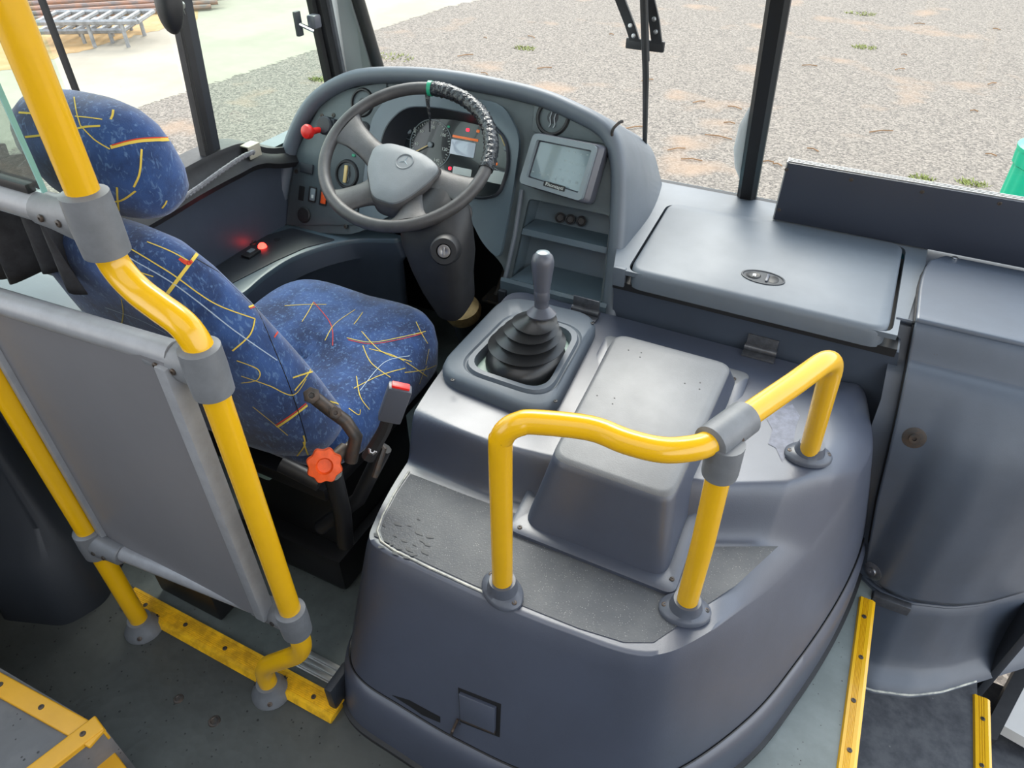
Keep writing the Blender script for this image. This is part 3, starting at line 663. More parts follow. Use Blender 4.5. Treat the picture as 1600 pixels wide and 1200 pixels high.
b = MB(); b.prism([(C0.x-.01, C0.y), (C1.x+.02, C1.y-.02), (C1.x-.2, C1.y-.25), (C0.x-.1, C0.y-.3)], I4, .118); struct(b.build('floor_platform_lower', 'floor_pale'))
strip(Vector((C0.x, C0.y, 0)), Vector((C1.x, C1.y, 0)), .036, -1, .12, 'short yellow edging leaving the platform corner on the lower step', 1)
# entrance step edgings
nosing('step_nosing', (.33, .60, .0), (.33, 1.285, .0), .034, 'ribbed yellow edging on the upper entrance step beside the engine cover', 'entrance', .006, 6, 5, 'yellow')
q0 = at(1532, 1090, Z=-.25); nosing('step_nosing', (q0.x, .7, -.25), (q0.x, q0.y, -.25), .036, 'ribbed yellow edging on the lower entrance step, far right', None, .006, 5, 3, 'yellow')
# screw caps in the floor
for px, py, r, lb in ((279, 1092, .011, 'round rusty floor bolt, the one nearer the partition posts'), (335, 1127, .013, 'round rusty floor bolt, the lower right of the two on the dark floor')):
    p = at(px, py, Z=0); b = MB().lathe([(r, 0), (r*.9, .002), (r*.6, .0025), (r*.5, .001), (.001, .001)], Matrix.Translation((p.x, p.y, 0)), 20); tag(b.build('floor_bolt', 'dark_steel'), lb, 'bolt')

# ================================================================== DASHBOARD
dash = thing('dashboard', 'blue grey moulded dashboard with arched instrument binnacle and flat console running to the right', 'dashboard', (-.6, 1.7, .5))
def fpoly(pts, r=.02, n=4): return rpoly([onf(*p) for p in pts], r, n)
outer = rpoly([(-1.555, -.03), (-1.535, .235), (-1.46, .375), (-1.375, .435), (-1.25, .470), (-1.04, .487), (-.80, .478), (-.665, .452), (-.565, .415), (-.50, .33), (-.468, .2), (-.440, -.01), (-.76, -.035), (-.775, .03), (-.84, .07), (-.90, .13), (-1.0, .14), (-1.12, .10), (-1.2, .06), (-1.29, .012)], .03, 3)
clus = rpoly([(-1.215, .20), (-1.205, .33), (-1.15, .392), (-1.05, .405), (-.90, .400), (-.83, .355), (-.812, .29), (-.825, .215), (-.88, .195)], .05, 5)
pock = rpoly([(-.745, .222), (-.515, .222), (-.490, .0), (-.752, .0)], .012, 2)
b = MB(); b.holes(outer, [clus, pock], ff(0, 0, -.012), .012); face = b.build('face_panel', 'dash_panel', dash)
# rim that arches over the face and runs down both sides
rimp = catmull([(-1.575, -.03, 0), (-1.565, .12, 0), (-1.54, .25, 0), (-1.48, .365, 0), (-1.375, .440, 0), (-1.25, .474, 0), (-1.04, .492, 0), (-.80, .484, 0), (-.665, .460, 0), (-.565, .425, 0), (-.515, .355, 0), (-.485, .25, 0), (-.462, .12, 0), (-.445, -.02, 0), (-.442, -.05, 0)], 6)
rings = []
for i, p in enumerate(rimp):
    t = (rimp[min(i+1, len(rimp)-1)]-rimp[max(i-1, 0)]).normalized(); n = Vector((-t.y, t.x, 0))
    u = i/(len(rimp)-1); dep = .36; side = sstep((u-.70)/.1)
    wid = lerp(.030, .034, side)
    # back end of the outer skin: the right side flares out towards the console lid
    back = p+n*.012+Vector((.028*side*max(0, 1-abs(p.y-.2)/.4), 0, 0))
    sec = [(p-n*wid, -.004), (p-n*wid, .012), (p-n*(wid*.8), .026), (p-n*.006, .034), (p+n*.006, .030), (p+n*.012, .018), (p+n*.014, 0), (p.lerp(back, .5)+n*.008, -.15), (back, -dep)]
    rings.append([fp(q.x, q.y, o) for q, o in sec])
b = MB(); b.loft(rings, False, False, closed=False)
rim = b.build('binnacle_rim', 'console', dash, sharp=50)
md = rim.modifiers.new('t', 'SOLIDIFY'); md.thickness = .004; md.offset = -1
# centre moulding round the cluster and its dark tunnel
cm = rpoly([(-1.262, .03), (-1.262, .35), (-1.20, .435), (-1.05, .447), (-.86, .442), (-.795, .37), (-.788, .24), (-.79, .045), (-.85, .08), (-.905, .145), (-1.0, .155), (-1.12, .115)], .035, 4)
b = MB(); b.holes(cm, [clus], ff(0, 0, .0002), .014); b.build('cluster_surround', 'dash', dash)
def scl(poly, k, dx=0, dy=0):
    cx = sum(p[0] for p in poly)/len(poly); cy = sum(p[1] for p in poly)/len(poly); return [(cx+(x-cx)*k+dx, cy+(y-cy)*k+dy) for x, y in poly]
b = MB(); b.loft([[fp(x, s, o) for x, s in pl] for pl, o in ((scl(clus, 1.035), .014), (scl(clus, 1.03), .022), (scl(clus, 1.0), .026), (scl(clus, .985), .018), (scl(clus, .90, 0, -.008), -.055))], False, False)
hood = b.build('cluster_hood', 'dash_dark', dash, sharp=50)
cl = MB(); cl.prism(scl(clus, .93, 0, -.008), ff(0, 0, -.065), .010); clu = cl.build('instrument_cluster', 'gauge', dash)
def fm(x, s, off, rot=0): return ff(x, s, off) @ Matrix.Rotation(rot, 4, 'Z')
CO = -.0545
def dial(px, py, r, nums, a0, a1, needle, big=True):
    c = onf(px, py, CO); g = MB()
    g.lathe([(r*1.02, 0), (r*1.02, .0015), (r*.985, .0015), (r*.985, 0)], ff(*c, CO), 40, False, False); d = g.build('dial', 'bezel', dash)
    k = MB(); nt = 40
    for i in range(nt+1):
        a = R(lerp(a0, a1, i/nt)); l = .007 if i % 5 == 0 else .004
        k.box((r*.93-l/2, 0, .0006), (l, .0011 if i % 5 else .0018, .0006), 0, fm(*c, CO, a))
    k.build('tick_marks', 'ink', d)
    for i, s in enumerate(nums):
        a = R(lerp(a0, a1, i/(len(nums)-1))); x, y = c[0]+math.cos(a)*r*.70, c[1]+math.sin(a)*r*.70
        text_mb(s, r*.19, ff(x, y, CO+.0006)).build('numeral', 'ink', d)
    n = MB(); n.box((r*.40, 0, .006), (r*.85, .003, .0012), .0005, fm(*c, CO, R(needle))); n.build('needle', 'needle', d)
    MB().cyl(ff(*c, CO), .008, .008, 20, .002).build('needle_hub', 'bezel', d)
dial(673, 226, .068, ['20', '40', '60', '80', '100', '120', '140'], 235, -55, 212)
dial(792, 232, .062, ['5', '10', '15', '20', '25'], 160, -40, 128)
dial(640, 205, .022, [], 200, 0, 60)
def fbox(name, px, py, w, h, mt, off, th, parent, r=.003, skew=0):
    c = onf(px, py, off); b = MB(); b.prism(rrect(w, h, r), ff(*c, off), th, min(.0015, th*.3)); return b.build(name, mt, parent)
fbox('display', 723, 232, .078, .040, 'lcd', CO, .002, clu)
fbox('warning_strip', 727, 216, .082, .0065, 'warn_orange', CO, .001, clu, .001)
fbox('warning_light', 731, 203, .011, .009, 'warn_red', CO, .0012, clu)
fbox('warning_light', 747, 205, .010, .008, 'warn_orange', CO, .0012, clu)
fbox('warning_light', 701, 198, .009, .006, 'warn_green', CO, .0012, clu)
fbox('warning_light', 703, 263, .010, .009, 'warn_red', CO, .0012, clu)
fbox('warning_light', 775, 256, .010, .008, 'warn_orange', CO, .0012, clu)
fbox('painted_glare', 772, 276, .085, .034, 'whitish', CO, .0015, clu)  # light reflection low in the cluster, painted as flat pale plates
fbox('painted_glare', 722, 268, .060, .020, 'whitish', CO, .0012, clu)
# round air vents
def vent(px, py, r, off=.0, fins=True, name='air_vent'):
    c = onf(px, py, off+.01); f = ff(*c, off)
    b = MB().lathe([(r*1.12, 0), (r*1.12, .006), (r*1.02, .012), (r*.9, .012), (r*.86, .004), (r*.84, -.004)], f, 32, False, False); v = b.build(name, 'rubber', dash)
    b = MB().lathe([(r*.84, 0), (r*.80, .003), (r*.3, .0065), (.001, .007)], f, 28); k = b.build('vent_disc', 'dash_dark', v)
    if fins:
        for s in (-1, 1):
            b = MB(); b.tube([f @ Vector((s*r*.14+x*r, y*r, .0085)) for x, y in ((-.1, .62), (.04, .25), (-.02, -.05), (.1, -.4), (.02, -.6))], .0016, 6); b.build('vent_fin', 'bezel', v)
    return v
vent(863, 183, .042); vent(565, 160, .036, fins=False); vent(541, 272, .038)
vd = bpy.data.objects.get('air_vent.002')
c = onf(541, 272, .01); b = MB(); b.box((c[0], c[1], 0), (.010, .050, .006), .002, frame(FO+FN*.014, FX, FV, FN)); b.build('vent_fin', 'needle', vd)
c = onf(566, 204, .01); MB().lathe([(.026, 0), (.026, .010), (.022, .014), (.001, .014)], ff(*c, 0), 24).build('rotary_knob', 'rubber', dash)
# left switch panel, raised a little, with its screws
lp = fpoly([(448, 352), (466, 235), (506, 158), (545, 140), (606, 128), (603, 170), (585, 240), (566, 290), (557, 352)], .012)
MB().prism(lp, ff(0, 0, .0), .006, .002).build('switch_panel', 'dash_panel', dash)
swp = bpy.data.objects['switch_panel']
for px, py in ((446, 354), (540, 354), (503, 181), (521, 180), (463, 268)): c = onf(px, py, .006); screw('screw', fp(*c, .006), FN, .007, swp, 'dark_steel')
rp = fpoly([(838, 148), (895, 170), (952, 203), (957, 230), (944, 225), (832, 207)], .012)
MB().prism(rp, ff(0, 0, .0), .006, .002).build('vent_panel', 'dash_panel', dash)
# parking brake valve with red knob
c = onf(512, 197, .02); f = ff(*c, .006)
b = MB(); b.box((0, 0, .012), (.058, .046, .024), .006, f); b.lathe([(.026, 0), (.026, .03), (.022, .034), (.001, .034)], f @ Matrix.Translation((.0, .0, .0)), 20); br = b.build('brake_valve', 'dash_dark', dash)
b = MB(); b.tube([f @ Vector((-.012, -.012, .02)), f @ Vector((-.018, -.022, .055))], .0085, 12)
kf = zframe(f @ Vector((-.018, -.022, .05)), (f @ Vector((-.022, -.03, .09)))-(f @ Vector((-.018, -.022, .05))))
b.lathe([(.008, -.006), (.009, .006), (.015, .012), (.0195, .018), (.021, .026), (.018, .033), (.010, .037), (.001, .038)], kf, 24); b.build('brake_knob', 'red', br)
fbox('switch_blank', 480, 263, .048, .028, 'dash_dark', .006, .006, dash)
fbox('switch_hole', 471, 302, .021, .043, 'black', .0062, .0006, dash, .001)
s1 = fbox('rocker_switch', 489, 304, .026, .046, 'rubber', .006, .006, dash); fbox('rocker', 489, 304, .017, .036, 'bezel', .012, .004, s1)
fbox('rocker_symbol', 488, 307, .008, .010, 'ink', .016, .0005, s1, .001)
s1 = fbox('rocker_switch', 506, 309, .026, .046, 'rubber', .006, .006, dash); fbox('rocker', 506, 309, .017, .036, 'orange', .012, .004, s1)
c = onf(475, 336, .008); MB().lathe([(.024, 0), (.024, .004), (.021, .007), (.004, .0075), (.001, .0075)], ff(*c, .006), 28).build('round_blank', 'rubber', dash)
fbox('green_lamp', 553, 243, .012, .008, 'green_tape', .006, .003, dash)
# pocket with two shelves
b = MB(); b.loft([[fp(x, s, o) for x, s in pock] for o in (0, -.075)], False, True); b.build('pocket_box', 'dash', dash)
pk = bpy.data.objects['pocket_box']
for s, w0 in ((.143, .006),):
    b = MB(); rg = []
    for x0, x1, sg, og in ((-.745, -.496, s, .000), (-.747, -.494, s-.016, .000), (-.747, -.494, s-.016, -.006), (-.742, -.502, s+.02, -.074), (-.742, -.502, s+.028, -.074)):
        rg.append([fp(x0, sg, og), fp(x1, sg, og)])
    vs = [[b.bm.verts.new(p) for p in r] for r in rg]; n = len(vs)
    b.bm.faces.new([v[0] for v in vs]); b.bm.faces.new([v[1] for v in vs][::-1])
    for i in range(n): b.bm.faces.new((vs[i][0], vs[i-1][0], vs[i-1][1], vs[i][1]))
    b.build('pocket_shelf', 'dash', pk)
for px in (866, 882, 899):
    c = onf(px+9, 336+(px-843)*.17, -.07); MB().lathe([(.014, 0), (.014, .012), (.010, .014), (.009, .004), (.001, .004)], ff(*c, -.072) @ Matrix.Rotation(.3, 4, 'Y'), 20).build('power_socket', 'rubber', pk)
# ledge under the pocket that meets the engine cover
b = MB()
def ledge(x, w_): return [fp(x+w_*.07, .055, -.072), fp(x+w_*.02, .004, .004), Vector((x, 1.470, .522)), Vector((x, 1.463, .514)), Vector((x-.0*w_, 1.463, .40)), Vector((x, 1.56, .40)), fp(x+w_*.07, .0, -.09)]
b.loft([ledge(-.765, .6), ledge(-.61, .0), ledge(-.462, -.6)]); b.build('lower_ledge', 'dash', dash)
b = MB(); b.tube([fp(-.767, .24, .006), fp(-.762, .12, .006), fp(-.768, -.03, .006)], .006, 8); b.build('panel_bead', 'console', dash)
b = MB(); b.tube([fp(-.498, .23, .003), fp(-.480, .12, .003), fp(-.474, .05, .003)], .004, 8); b.build('panel_bead', 'console', dash)
# wire loop at the end of the rim
b = MB(); b.tube(catmull([fp(-.548, .395, .012), fp(-.546, .42, .04), fp(-.535, .44, .035), fp(-.528, .445, .03)], 5), .004, 6); b.build('wire_end', 'dark_steel', dash)
# top of the dash behind the rim, console slab and its front
b = MB(); b.box((-1.03, 1.86, .60), (1.06, .30, .05), .01); b.build('dash_top', 'console', dash)
lidp = rpoly([(-.405, 1.462), (.165, 1.462), (.170, 1.862), (-.425, 1.838)], .035, 5)
lidh = rpoly([(-.413, 1.440), (.174, 1.440), (.179, 1.870), (-.433, 1.846)], .037, 5)
b = MB(); b.holes([(-.445, 1.44), (-.42, 1.4398), (.184, 1.4398), (.186, 1.51), (.20, 1.512), (.225, 1.80), (.23, 1.985), (-.60, 1.985)], [[(x, max(y, 1.4405)) for x, y in lidh]], Matrix.Translation((0, 0, .635)), .012); b.build('console_top', 'console', dash)
b = MB(); b.box((-.125, 1.66, .60), (.64, .43, .02)); b.build('console_recess', 'black', dash)
def sect(x0, x1, pts): return [[Vector((x0, y, z)) for y, z in pts], [Vector((x1, y, z)) for y, z in pts]]
b = MB(); b.loft([[Vector((x+dx*(.65-z), y, z)) for y, z in ((1.455, .608), (1.447, .603), (1.452, .585), (1.462, .56), (1.472, .50), (1.472, .40), (1.472, 0), (1.52, 0), (1.52, .608))] for x, dx in ((-.445, 0), (-.3, 0), (0, .0), (.190, .22))]); b.build('console_fascia', 'console_front', dash)
b = MB(); b.box((-.430, 1.446, .625), (.030, .014, .050), .003); b.build('console_corner', 'console', dash)
# hinged flap lid
b = MB(); lo = [(x, y-.008 if y < 1.6 else y) for x, y in inset(lidp, .002)]
rimz = lambda poly, z: [Vector((x, y, z)) for x, y in poly]
b.loft([rimz([(x, y-.026 if y < 1.6 else y) for x, y in lidp], .606), rimz([(x, y-.026 if y < 1.6 else y) for x, y in lidp], .640), rimz([(x, y-.020 if y < 1.6 else y) for x, y in lidp], .651), rimz([(x, y-.014 if y < 1.6 else y) for x, y in inset(lidp, .005)], .655)])
lid = b.build('lid', 'console', dash, 'flat hinged lid of the console with an oval latch', sharp=50)
p = at(1192, 434, Z=.655); f = frame(Vector((p.x, p.y, .655)), Vector((1, .0, 0)), Vector((0, 1, 0)), Vector((0, 0, 1)))
def oval(rx, ry, z, ox=0, oy=0): return [f @ Vector((ox+rx*math.cos(2*math.pi*k/32), oy+ry*math.sin(2*math.pi*k/32), z)) for k in range(32)]
b = MB(); b.loft([oval(.050, .030, .0), oval(.050, .030, .0022), oval(.046, .027, .0026), oval(.045, .026, .0008), oval(.001, .001, .0008)], False, True); lt = b.build('latch', 'dash_dark', lid)
b = MB(); b.loft([oval(.017, .015, .0015, -.022), oval(.015, .013, .003, -.022), oval(.008, .007, .001, -.022)]); b.build('lock_dish', 'black', lid)
b = MB(); b.loft([oval(.012, .017, .0012, .024), oval(.011, .016, .0016, .024)]); b.build('finger_slot', 'black', lid)
b = MB(); b.loft([oval(.005, .005, .002, -.02), oval(.004, .004, .004, -.02)]); b.build('lock_pin', 'chrome', lid)
b = MB(); b.box((.010, 0, .003), (.006, .034, .003), .001, f); b.build('latch_bar', 'tablet', lid)
# ---- passenger side console
def plan(x): return interp([.15, .31, .35, .42, .51, .58, .68, .78, .90, 1.1], [.0, .0, -.030, -.035, -.005, .04, .13, .22, .36, .62], x)
cprof = [(1.985, .6455), (1.80, .6455), (1.53, .6455), (1.512, .642), (1.500, .630), (1.478, .585), (1.466, .570), (1.44, .552), (1.41, .50), (1.385, .44), (1.372, .36), (1.366, .25), (1.362, .12), (1.36, .02)]
cc = catmull([(p[0], p[1], 0) for p in cprof], 4)
def cons(x, t, off=0):
    i = t*(len(cc)-1); k = min(int(i), len(cc)-2); p = cc[k].lerp(cc[k+1], i-k); d = (cc[k+1]-cc[k]).normalized(); n = Vector((d.y, -d.x))   # outward normal in (y,z)
    y, z = p.x+n.x*off, p.y+n.y*off
    wgt = sstep((.60-p.y)/.35)
    return Vector((x, y+plan(x)*wgt, z))
def seamx(z): return interp([.02, .26, .49, .585, .65], [.312, .268, .236, .222, .212], z)
b = MB(); b.grid(lambda u, v: (lambda q: Vector((lerp(min(seamx(q.z)-.035, .20+.0*u), 1.12, u), q.y, q.z)))(cons(lerp(.24, 1.12, u), v, -.006)), 50, 60)
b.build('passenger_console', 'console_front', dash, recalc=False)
cover_p = MB()
def cpt(u, v, off):
    tv = lerp(.068, .995, v); q0 = cons(.3, tv); x0 = seamx(q0.z)
    # rounded corners of the cover panel
    rc = .05; e = 0
    if v < .06: e = rc*(1-math.sqrt(max(0, 1-(1-v/.06)**2)))
    if v > .95: e = rc*(1-math.sqrt(max(0, 1-((v-.95)/.05)**2)))
    x = lerp(x0+e, 1.12, u**1.3)
    return cons(x, tv, off)
vs_top = cover_p.grid(lambda u, v: cpt(u, v, .010), 50, 70)
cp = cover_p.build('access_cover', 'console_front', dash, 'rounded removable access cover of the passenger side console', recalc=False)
md = cp.modifiers.new('t', 'SOLIDIFY'); md.thickness = .008; md.offset = -1
b = MB(); loop = [cpt(0, v/60, .005) for v in range(61)]+[cpt(u/40, 1, .005) for u in range(1, 41)]; b.tube([cpt(1-u/30, 0, .005) for u in range(30)]+loop, .0035, 6); b.build('seam_seal', 'black', cp)
def cons_screw(px, py, r, mt, h, name='bolt', washer=None):
    d = rayd(px, py); lo_, hi_ = 0.6/FPX, 3/FPX
    # walk the line of sight until it meets the panel
    best = None
    for k in range(600):
        t = lerp(.9, 2.6, k/600)/FPX; p = CP+d*t
        for j in range(0, 1): pass
        # height of panel surface at this x,z
        if p.z > .647: continue
        ys = min((abs((cons(p.x, q/120)).z-p.z), q/120) for q in range(20, 121))[1]; s = cons(p.x, ys)
        if p.y >= s.y: best = (s, ys); break
    if not best: best = (at(px, py, Z=.647), .15)
    s, ys = best; e = .01; n = (cons(s.x+e, ys)-cons(s.x-e, ys)).cross(cons(s.x, min(1, ys+e))-cons(s.x, max(0, ys-e))).normalized(); n = n if n.dot(CP-s) > 0 else -n
    s = s+n*.0150; f = zframe(s, n)
    b = MB(); b.lathe([(r, 0), (r, h*.3), (r*.8, h*.4), (r*.45, h*.45), (r*.42, h), (r*.2, h), (r*.18, h*.6)], f, 24); return b.build(name, mt, cp)
cons_screw(1427, 680, .024, 'dark_steel', .010); cons_screw(1372, 886, .024, 'steel', .007); cons_screw(1461, 550, .008, 'dark_steel', .003)
p = at(1490, 408, Z=.656); MB().lathe([(.016, 0), (.015, .002), (.007, .003), (.007, .009), (.005, .010)], Matrix.Translation((p.x, p.y, .657)), 20).build('bolt', 'steel', cp)
# drum below the access cover, going down to the entrance step
def drum(x, z):
    w_ = interp([-.26, -.235, -.20, -.12, 0.0, .03], [.135, .12, .075, .045, .03, .0], z)
    return Vector((x, 1.375+plan(x)*1.0-w_, z))
b = MB(); zs = [.03, .02, .0, -.03, -.08, -.13, -.17, -.195, -.205, -.215, -.225, -.235, -.25]
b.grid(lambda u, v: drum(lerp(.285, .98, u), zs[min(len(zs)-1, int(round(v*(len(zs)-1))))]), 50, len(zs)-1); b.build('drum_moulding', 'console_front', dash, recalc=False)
b = MB(); b.tube([cons(lerp(.315, 1.0, k/30), 1, .008)+Vector((0, 0, -.012)) for k in range(31)], .006, 8); b.build('drum_bead', 'console_front', dash)
b = MB(); b.tube([drum(lerp(.35, .66, k/20), -.235)+Vector((0, -.004, -.01)) for k in range(21)], .004, 6); b.build('drum_edge', 'cream', dash)
b = MB(); b.box((.385, 1.305, -.004), (.085, .02, .03), .003); b.build('end_bracket', 'hinge_grey', dash)
# side of the drum by the door
b = MB(); b.box((.70, 1.52, -.28), (.02, .25, .50), .004, Matrix.Identity(4)); b.build('drum_side', 'dash_dark', dash)

# knee wall and ledge on the left
led = rpoly([(-1.555, .95), (-1.41, 1.0), (-1.365, 1.12), (-1.385, 1.22), (-1.385, 1.34), (-1.345, 1.44), (-1.285, 1.52), (-1.17, 1.57), (-1.17, 1.60), (-1.555, 1.60)], .05, 4)
sw = thing('switch_console', 'narrow dark side console with small switches between the window and the driver seat', 'console', (-1.45, 1.3, .47))
b = MB(); b.prism(led, Matrix.Translation((0, 0, .455)), .04, .008); b.build('console_ledge', 'dash', sw)
b = MB(); lw = [p for p in led if p[0] > -1.55 and p[1] < 1.599]
b.loft([[Vector((x, y, .48)) for x, y in lw], [Vector((x+.012, y+.004, .43)) for x, y in lw], [Vector((x-.01, y+.01, .40)) for x, y in lw], [Vector((x-.02, y+.02, .0)) for x, y in lw]], False, False, closed=False); b.build('knee_wall', 'console_front', sw)
swq = [(-1.53, 1.10), (-1.43, 1.14), (-1.405, 1.30), (-1.38, 1.40), (-1.33, 1.48), (-1.50, 1.48), (-1.54, 1.40)]
MB().prism(rpoly(swq, .012), Matrix.Translation((0, 0, .495)), .003, .001).build('switch_plate', 'dash_dark', sw)
sp = bpy.data.objects['switch_plate']
def sat(px, py): q = at(px, py, Z=.498); return Matrix.Translation((q.x, q.y, .498))
MB().lathe([(.013, 0), (.012, .006), (.008, .011), (.001, .012)], sat(410, 386), 20).build('pilot_lamp', 'led', sp)
MB().lathe([(.014, 0), (.013, .004), (.006, .004), (.005, .009), (.001, .009)], sat(394, 380), 20).build('push_button', 'rubber', sp)
MB().lathe([(.010, 0), (.010, .0006), (.001, .0006)], sat(433, 374), 20).build('cable_hole', 'black', sp)
k = MB(); k.box((0, 0, .004), (.03, .05, .008), .002, sat(393, 398)); r_ = k.build('rocker_switch', 'rubber', sw); k = MB(); k.box((0, 0, .009), (.014, .022, .004), .001, sat(393, 396)); k.build('rocker', 'bezel', r_)
for px, py in ((468, 370), (481, 368)): q = at(px, py, Z=.498); screw('screw', (q.x, q.y, .496), (0, 0, 1), .006, sp, 'dark_steel')
# firewall and footwell
b = MB(); b.box((-1.1, 1.93, .25), (.95, .03, .62)); struct(b.build('wall_firewall', 'black'))
b = MB(); b.box((-.755, 1.70, .24), (.02, .50, .50)); struct(b.build('wall_footwell', 'dash_dark'))

# ================================================================== STEERING WHEEL + COLUMN
WC = Vector((-.994, 1.41, .841)); wa, wb_ = .504, .092
WN = Vector((math.sin(wb_)*math.cos(wa), -math.sin(wa), math.cos(wa)*math.cos(wb_))).normalized()
WU = Vector((0, 1, 0)).cross(WN).normalized(); WV = WN.cross(WU)
WF = frame(WC, WU, WV, WN); WR = .212
sw_ = thing('steering_wheel', 'four spoke dark steering wheel with plastic tape wound round the upper right rim', 'steering wheel', tuple(WC))
def won(px, py, off=0):
    r = rayd(px, py); t = (WC+WN*off-CP).dot(WN)/r.dot(WN); q = WF.inverted() @ (CP+r*t); return (q.x, q.y)
b = MB(); b.tube([WF @ Vector((WR*math.cos(2*math.pi*k/72), WR*math.sin(2*math.pi*k/72), 0)) for k in range(72)], .0155, 16, True); b.build('rim', 'wheel', sw_)
def ang(px, py): x, y = won(px, py); return math.atan2(y, x)
ta0, ta1 = ang(668, 150), ang(758, 265)
rnd = random.Random(4); pts = []; rad = []
n = 70
b = MB(); rings = []
for k in range(n+1):
    a = lerp(ta0, ta1, k/n); c = Vector((WR*math.cos(a), WR*math.sin(a), 0)); er = Vector((math.cos(a), math.sin(a), 0))
    rings.append([WF @ (c+(er*math.cos(2*math.pi*j/20)+Vector((0, 0, 1))*math.sin(2*math.pi*j/20))*(.0172+.0018*rnd.random()+.0012*math.sin(k*1.9+j*.6))) for j in range(20)])
b.loft(rings); b.build('tape_wrap', 'tape', sw_, sharp=75)
a0 = ta0; b = MB(); rg = []
for k in range(4):
    a = a0-.03+.05*k/3; c = Vector((WR*math.cos(a), WR*math.sin(a), 0)); er = Vector((math.cos(a), math.sin(a), 0)); rg.append([WF @ (c+(er*math.cos(2*math.pi*j/20)+Vector((0, 0, 1))*math.sin(2*math.pi*j/20))*.0192) for j in range(20)])
b.loft(rg); b.build('green_tape', 'green_tape', sw_)
q = WF @ Vector((WR*math.cos(a0)-.004, WR*math.sin(a0)-.008, 0)); b = MB(); 
pa = [q, q+Vector((.002, -.006, -.03)), q+Vector((.004, -.004, -.07)), q+Vector((.0, -.004, -.105))]; sd = [.009, .006, .003, .002]
b.loft([[p+Vector((w_, 0, 0)), p+Vector((0, -.0015, 0)), p+Vector((-w_, 0, 0)), p+Vector((0, .0015, 0))] for p, w_ in zip(pa, sd)]); b.build('tape_tail', 'tape', sw_)
# pad outline traced on the wheel plane
pad = rpoly([won(*p, .01) for p in ((572, 262), (584, 230), (608, 224), (640, 232), (672, 246), (692, 267), (672, 288), (640, 312), (616, 324), (580, 312))], .025, 5)
b = MB(); b.loft([[WF @ Vector((x, y, z)) for x, y in pl] for pl, z in ((scl(pad, 1.05), -.035), (scl(pad, 1.03), .0), (scl(pad, 1.0), .008), (scl(pad, .97), .012))]); hb = b.build('hub', 'wheel', sw_)
b = MB(); b.loft([[WF @ Vector((x, y, z)) for x, y in pl] for pl, z in ((scl(pad, .965), .011), (scl(pad, .955), .017), (scl(pad, .90), .021), (scl(pad, .6), .025), (scl(pad, .2), .026))]); pd = b.build('hub_pad', 'wheel_pad', sw_, 'paler grey horn pad')
ec = won(632, 252, .026)
def star():
    f = WF @ Matrix.Translation((ec[0], ec[1], .0245)) @ Matrix.Rotation(-.02, 4, 'Z'); b = MB()
    b.lathe([(.0235, 0), (.0235, .0022), (.0215, .003), (.0195, .0022), (.0195, .0006)], f, 40, False, False); e = b.build('emblem_ring', 'wheel_pad', pd)
    b = MB(); 
    for k in range(3):
        a = R(90+120*k); g = f @ Matrix.Rotation(a, 4, 'Z')
        v = [g @ Vector(p) for p in ((.0190, 0, .0012), (.0036*.5, .0032, .0008), (0, 0, .0034), (.0018, -.0032, .0008))]
        vs = [b.bm.verts.new(p) for p in v]; b.bm.faces.new((vs[0], vs[1], vs[2])); b.bm.faces.new((vs[0], vs[2], vs[3])); b.bm.faces.new((vs[0], vs[3], vs[1])); b.bm.faces.new((vs[1], vs[3], vs[2]))
    b.build('emblem_star', 'bezel', pd, sharp=10)
star()
def spoke(inn0, inn1, out0, out1):
    i0, i1, o0, o1 = (Vector((*won(*p, 0), 0)) for p in (inn0, inn1, out0, out1)); b = MB(); rg = []
    for k in range(9):
        t = k/8; e = 4*(t-.5)**2; a = i0.lerp(o0, t); c = i1.lerp(o1, t); m = (a+c)/2; wv = (a-c)*(.38+.14*e**1.5); th = lerp(.017, .011, sstep(t*1.2)); zc = lerp(-.012, -.001, t)
        nn = 14; rg.append([WF @ (m+wv*math.cos(2*math.pi*j/nn)+Vector((0, 0, zc+th*math.sin(2*math.pi*j/nn)))) for j in range(nn)])
    b.loft(rg); b.build('spoke', 'wheel', sw_, sharp=80)
spoke((606, 226), (576, 262), (562, 178), (524, 222)); spoke((576, 275), (590, 316), (508, 296), (540, 336))
spoke((668, 246), (655, 300), (752, 278), (718, 322)); spoke((668, 285), (625, 322), (672, 340), (600, 350))
col = thing('steering_column', 'black shrouded steering column with ignition lock under the wheel', 'steering column', (-.93, 1.5, .6))
b = MB(); rg = []
ax0 = at(680, 318, d=1.66); ax1 = at(706, 480, d=1.80)
def colring(pts, d): return [at(px, py, d=d) for px, py in pts]
def colr(c, rx, ry, z): 
    return [Vector((c[0]+rx*math.copysign(abs(math.cos(t))**.7, math.cos(t)), c[1]+ry*math.copysign(abs(math.sin(t))**.7, math.sin(t)), z+ry*.6*math.sin(t))) for t in (2*math.pi*k/28 for k in range(28))]
cts = [(at(672, 318, Z=.765), .045, .04, .79), (at(678, 335, Z=.745), .085, .06, .755), (at(683, 370, Z=.69), .088, .065, .70), (at(692, 410, Z=.62), .080, .065, .64), (at(700, 445, Z=.56), .062, .06, .58), (at(712, 480, Z=.50), .045, .05, .52)]
b.loft([colr((c.x, c.y), rx, ry, z) for c, rx, ry, z in cts]); b.build('shroud', 'rubber', col, sharp=70)
p = at(693, 393, d=1.62); d = (CP-p).normalized(); nn = (d+Vector((0, -.5, 0))).normalized(); f = zframe(p-nn*.02, nn)
b = MB().lathe([(.036, -.02), (.034, .012), (.030, .018), (.018, .018), (.017, .008), (.001, .008)], f, 28); lk = b.build('ignition_housing', 'rubber', col)
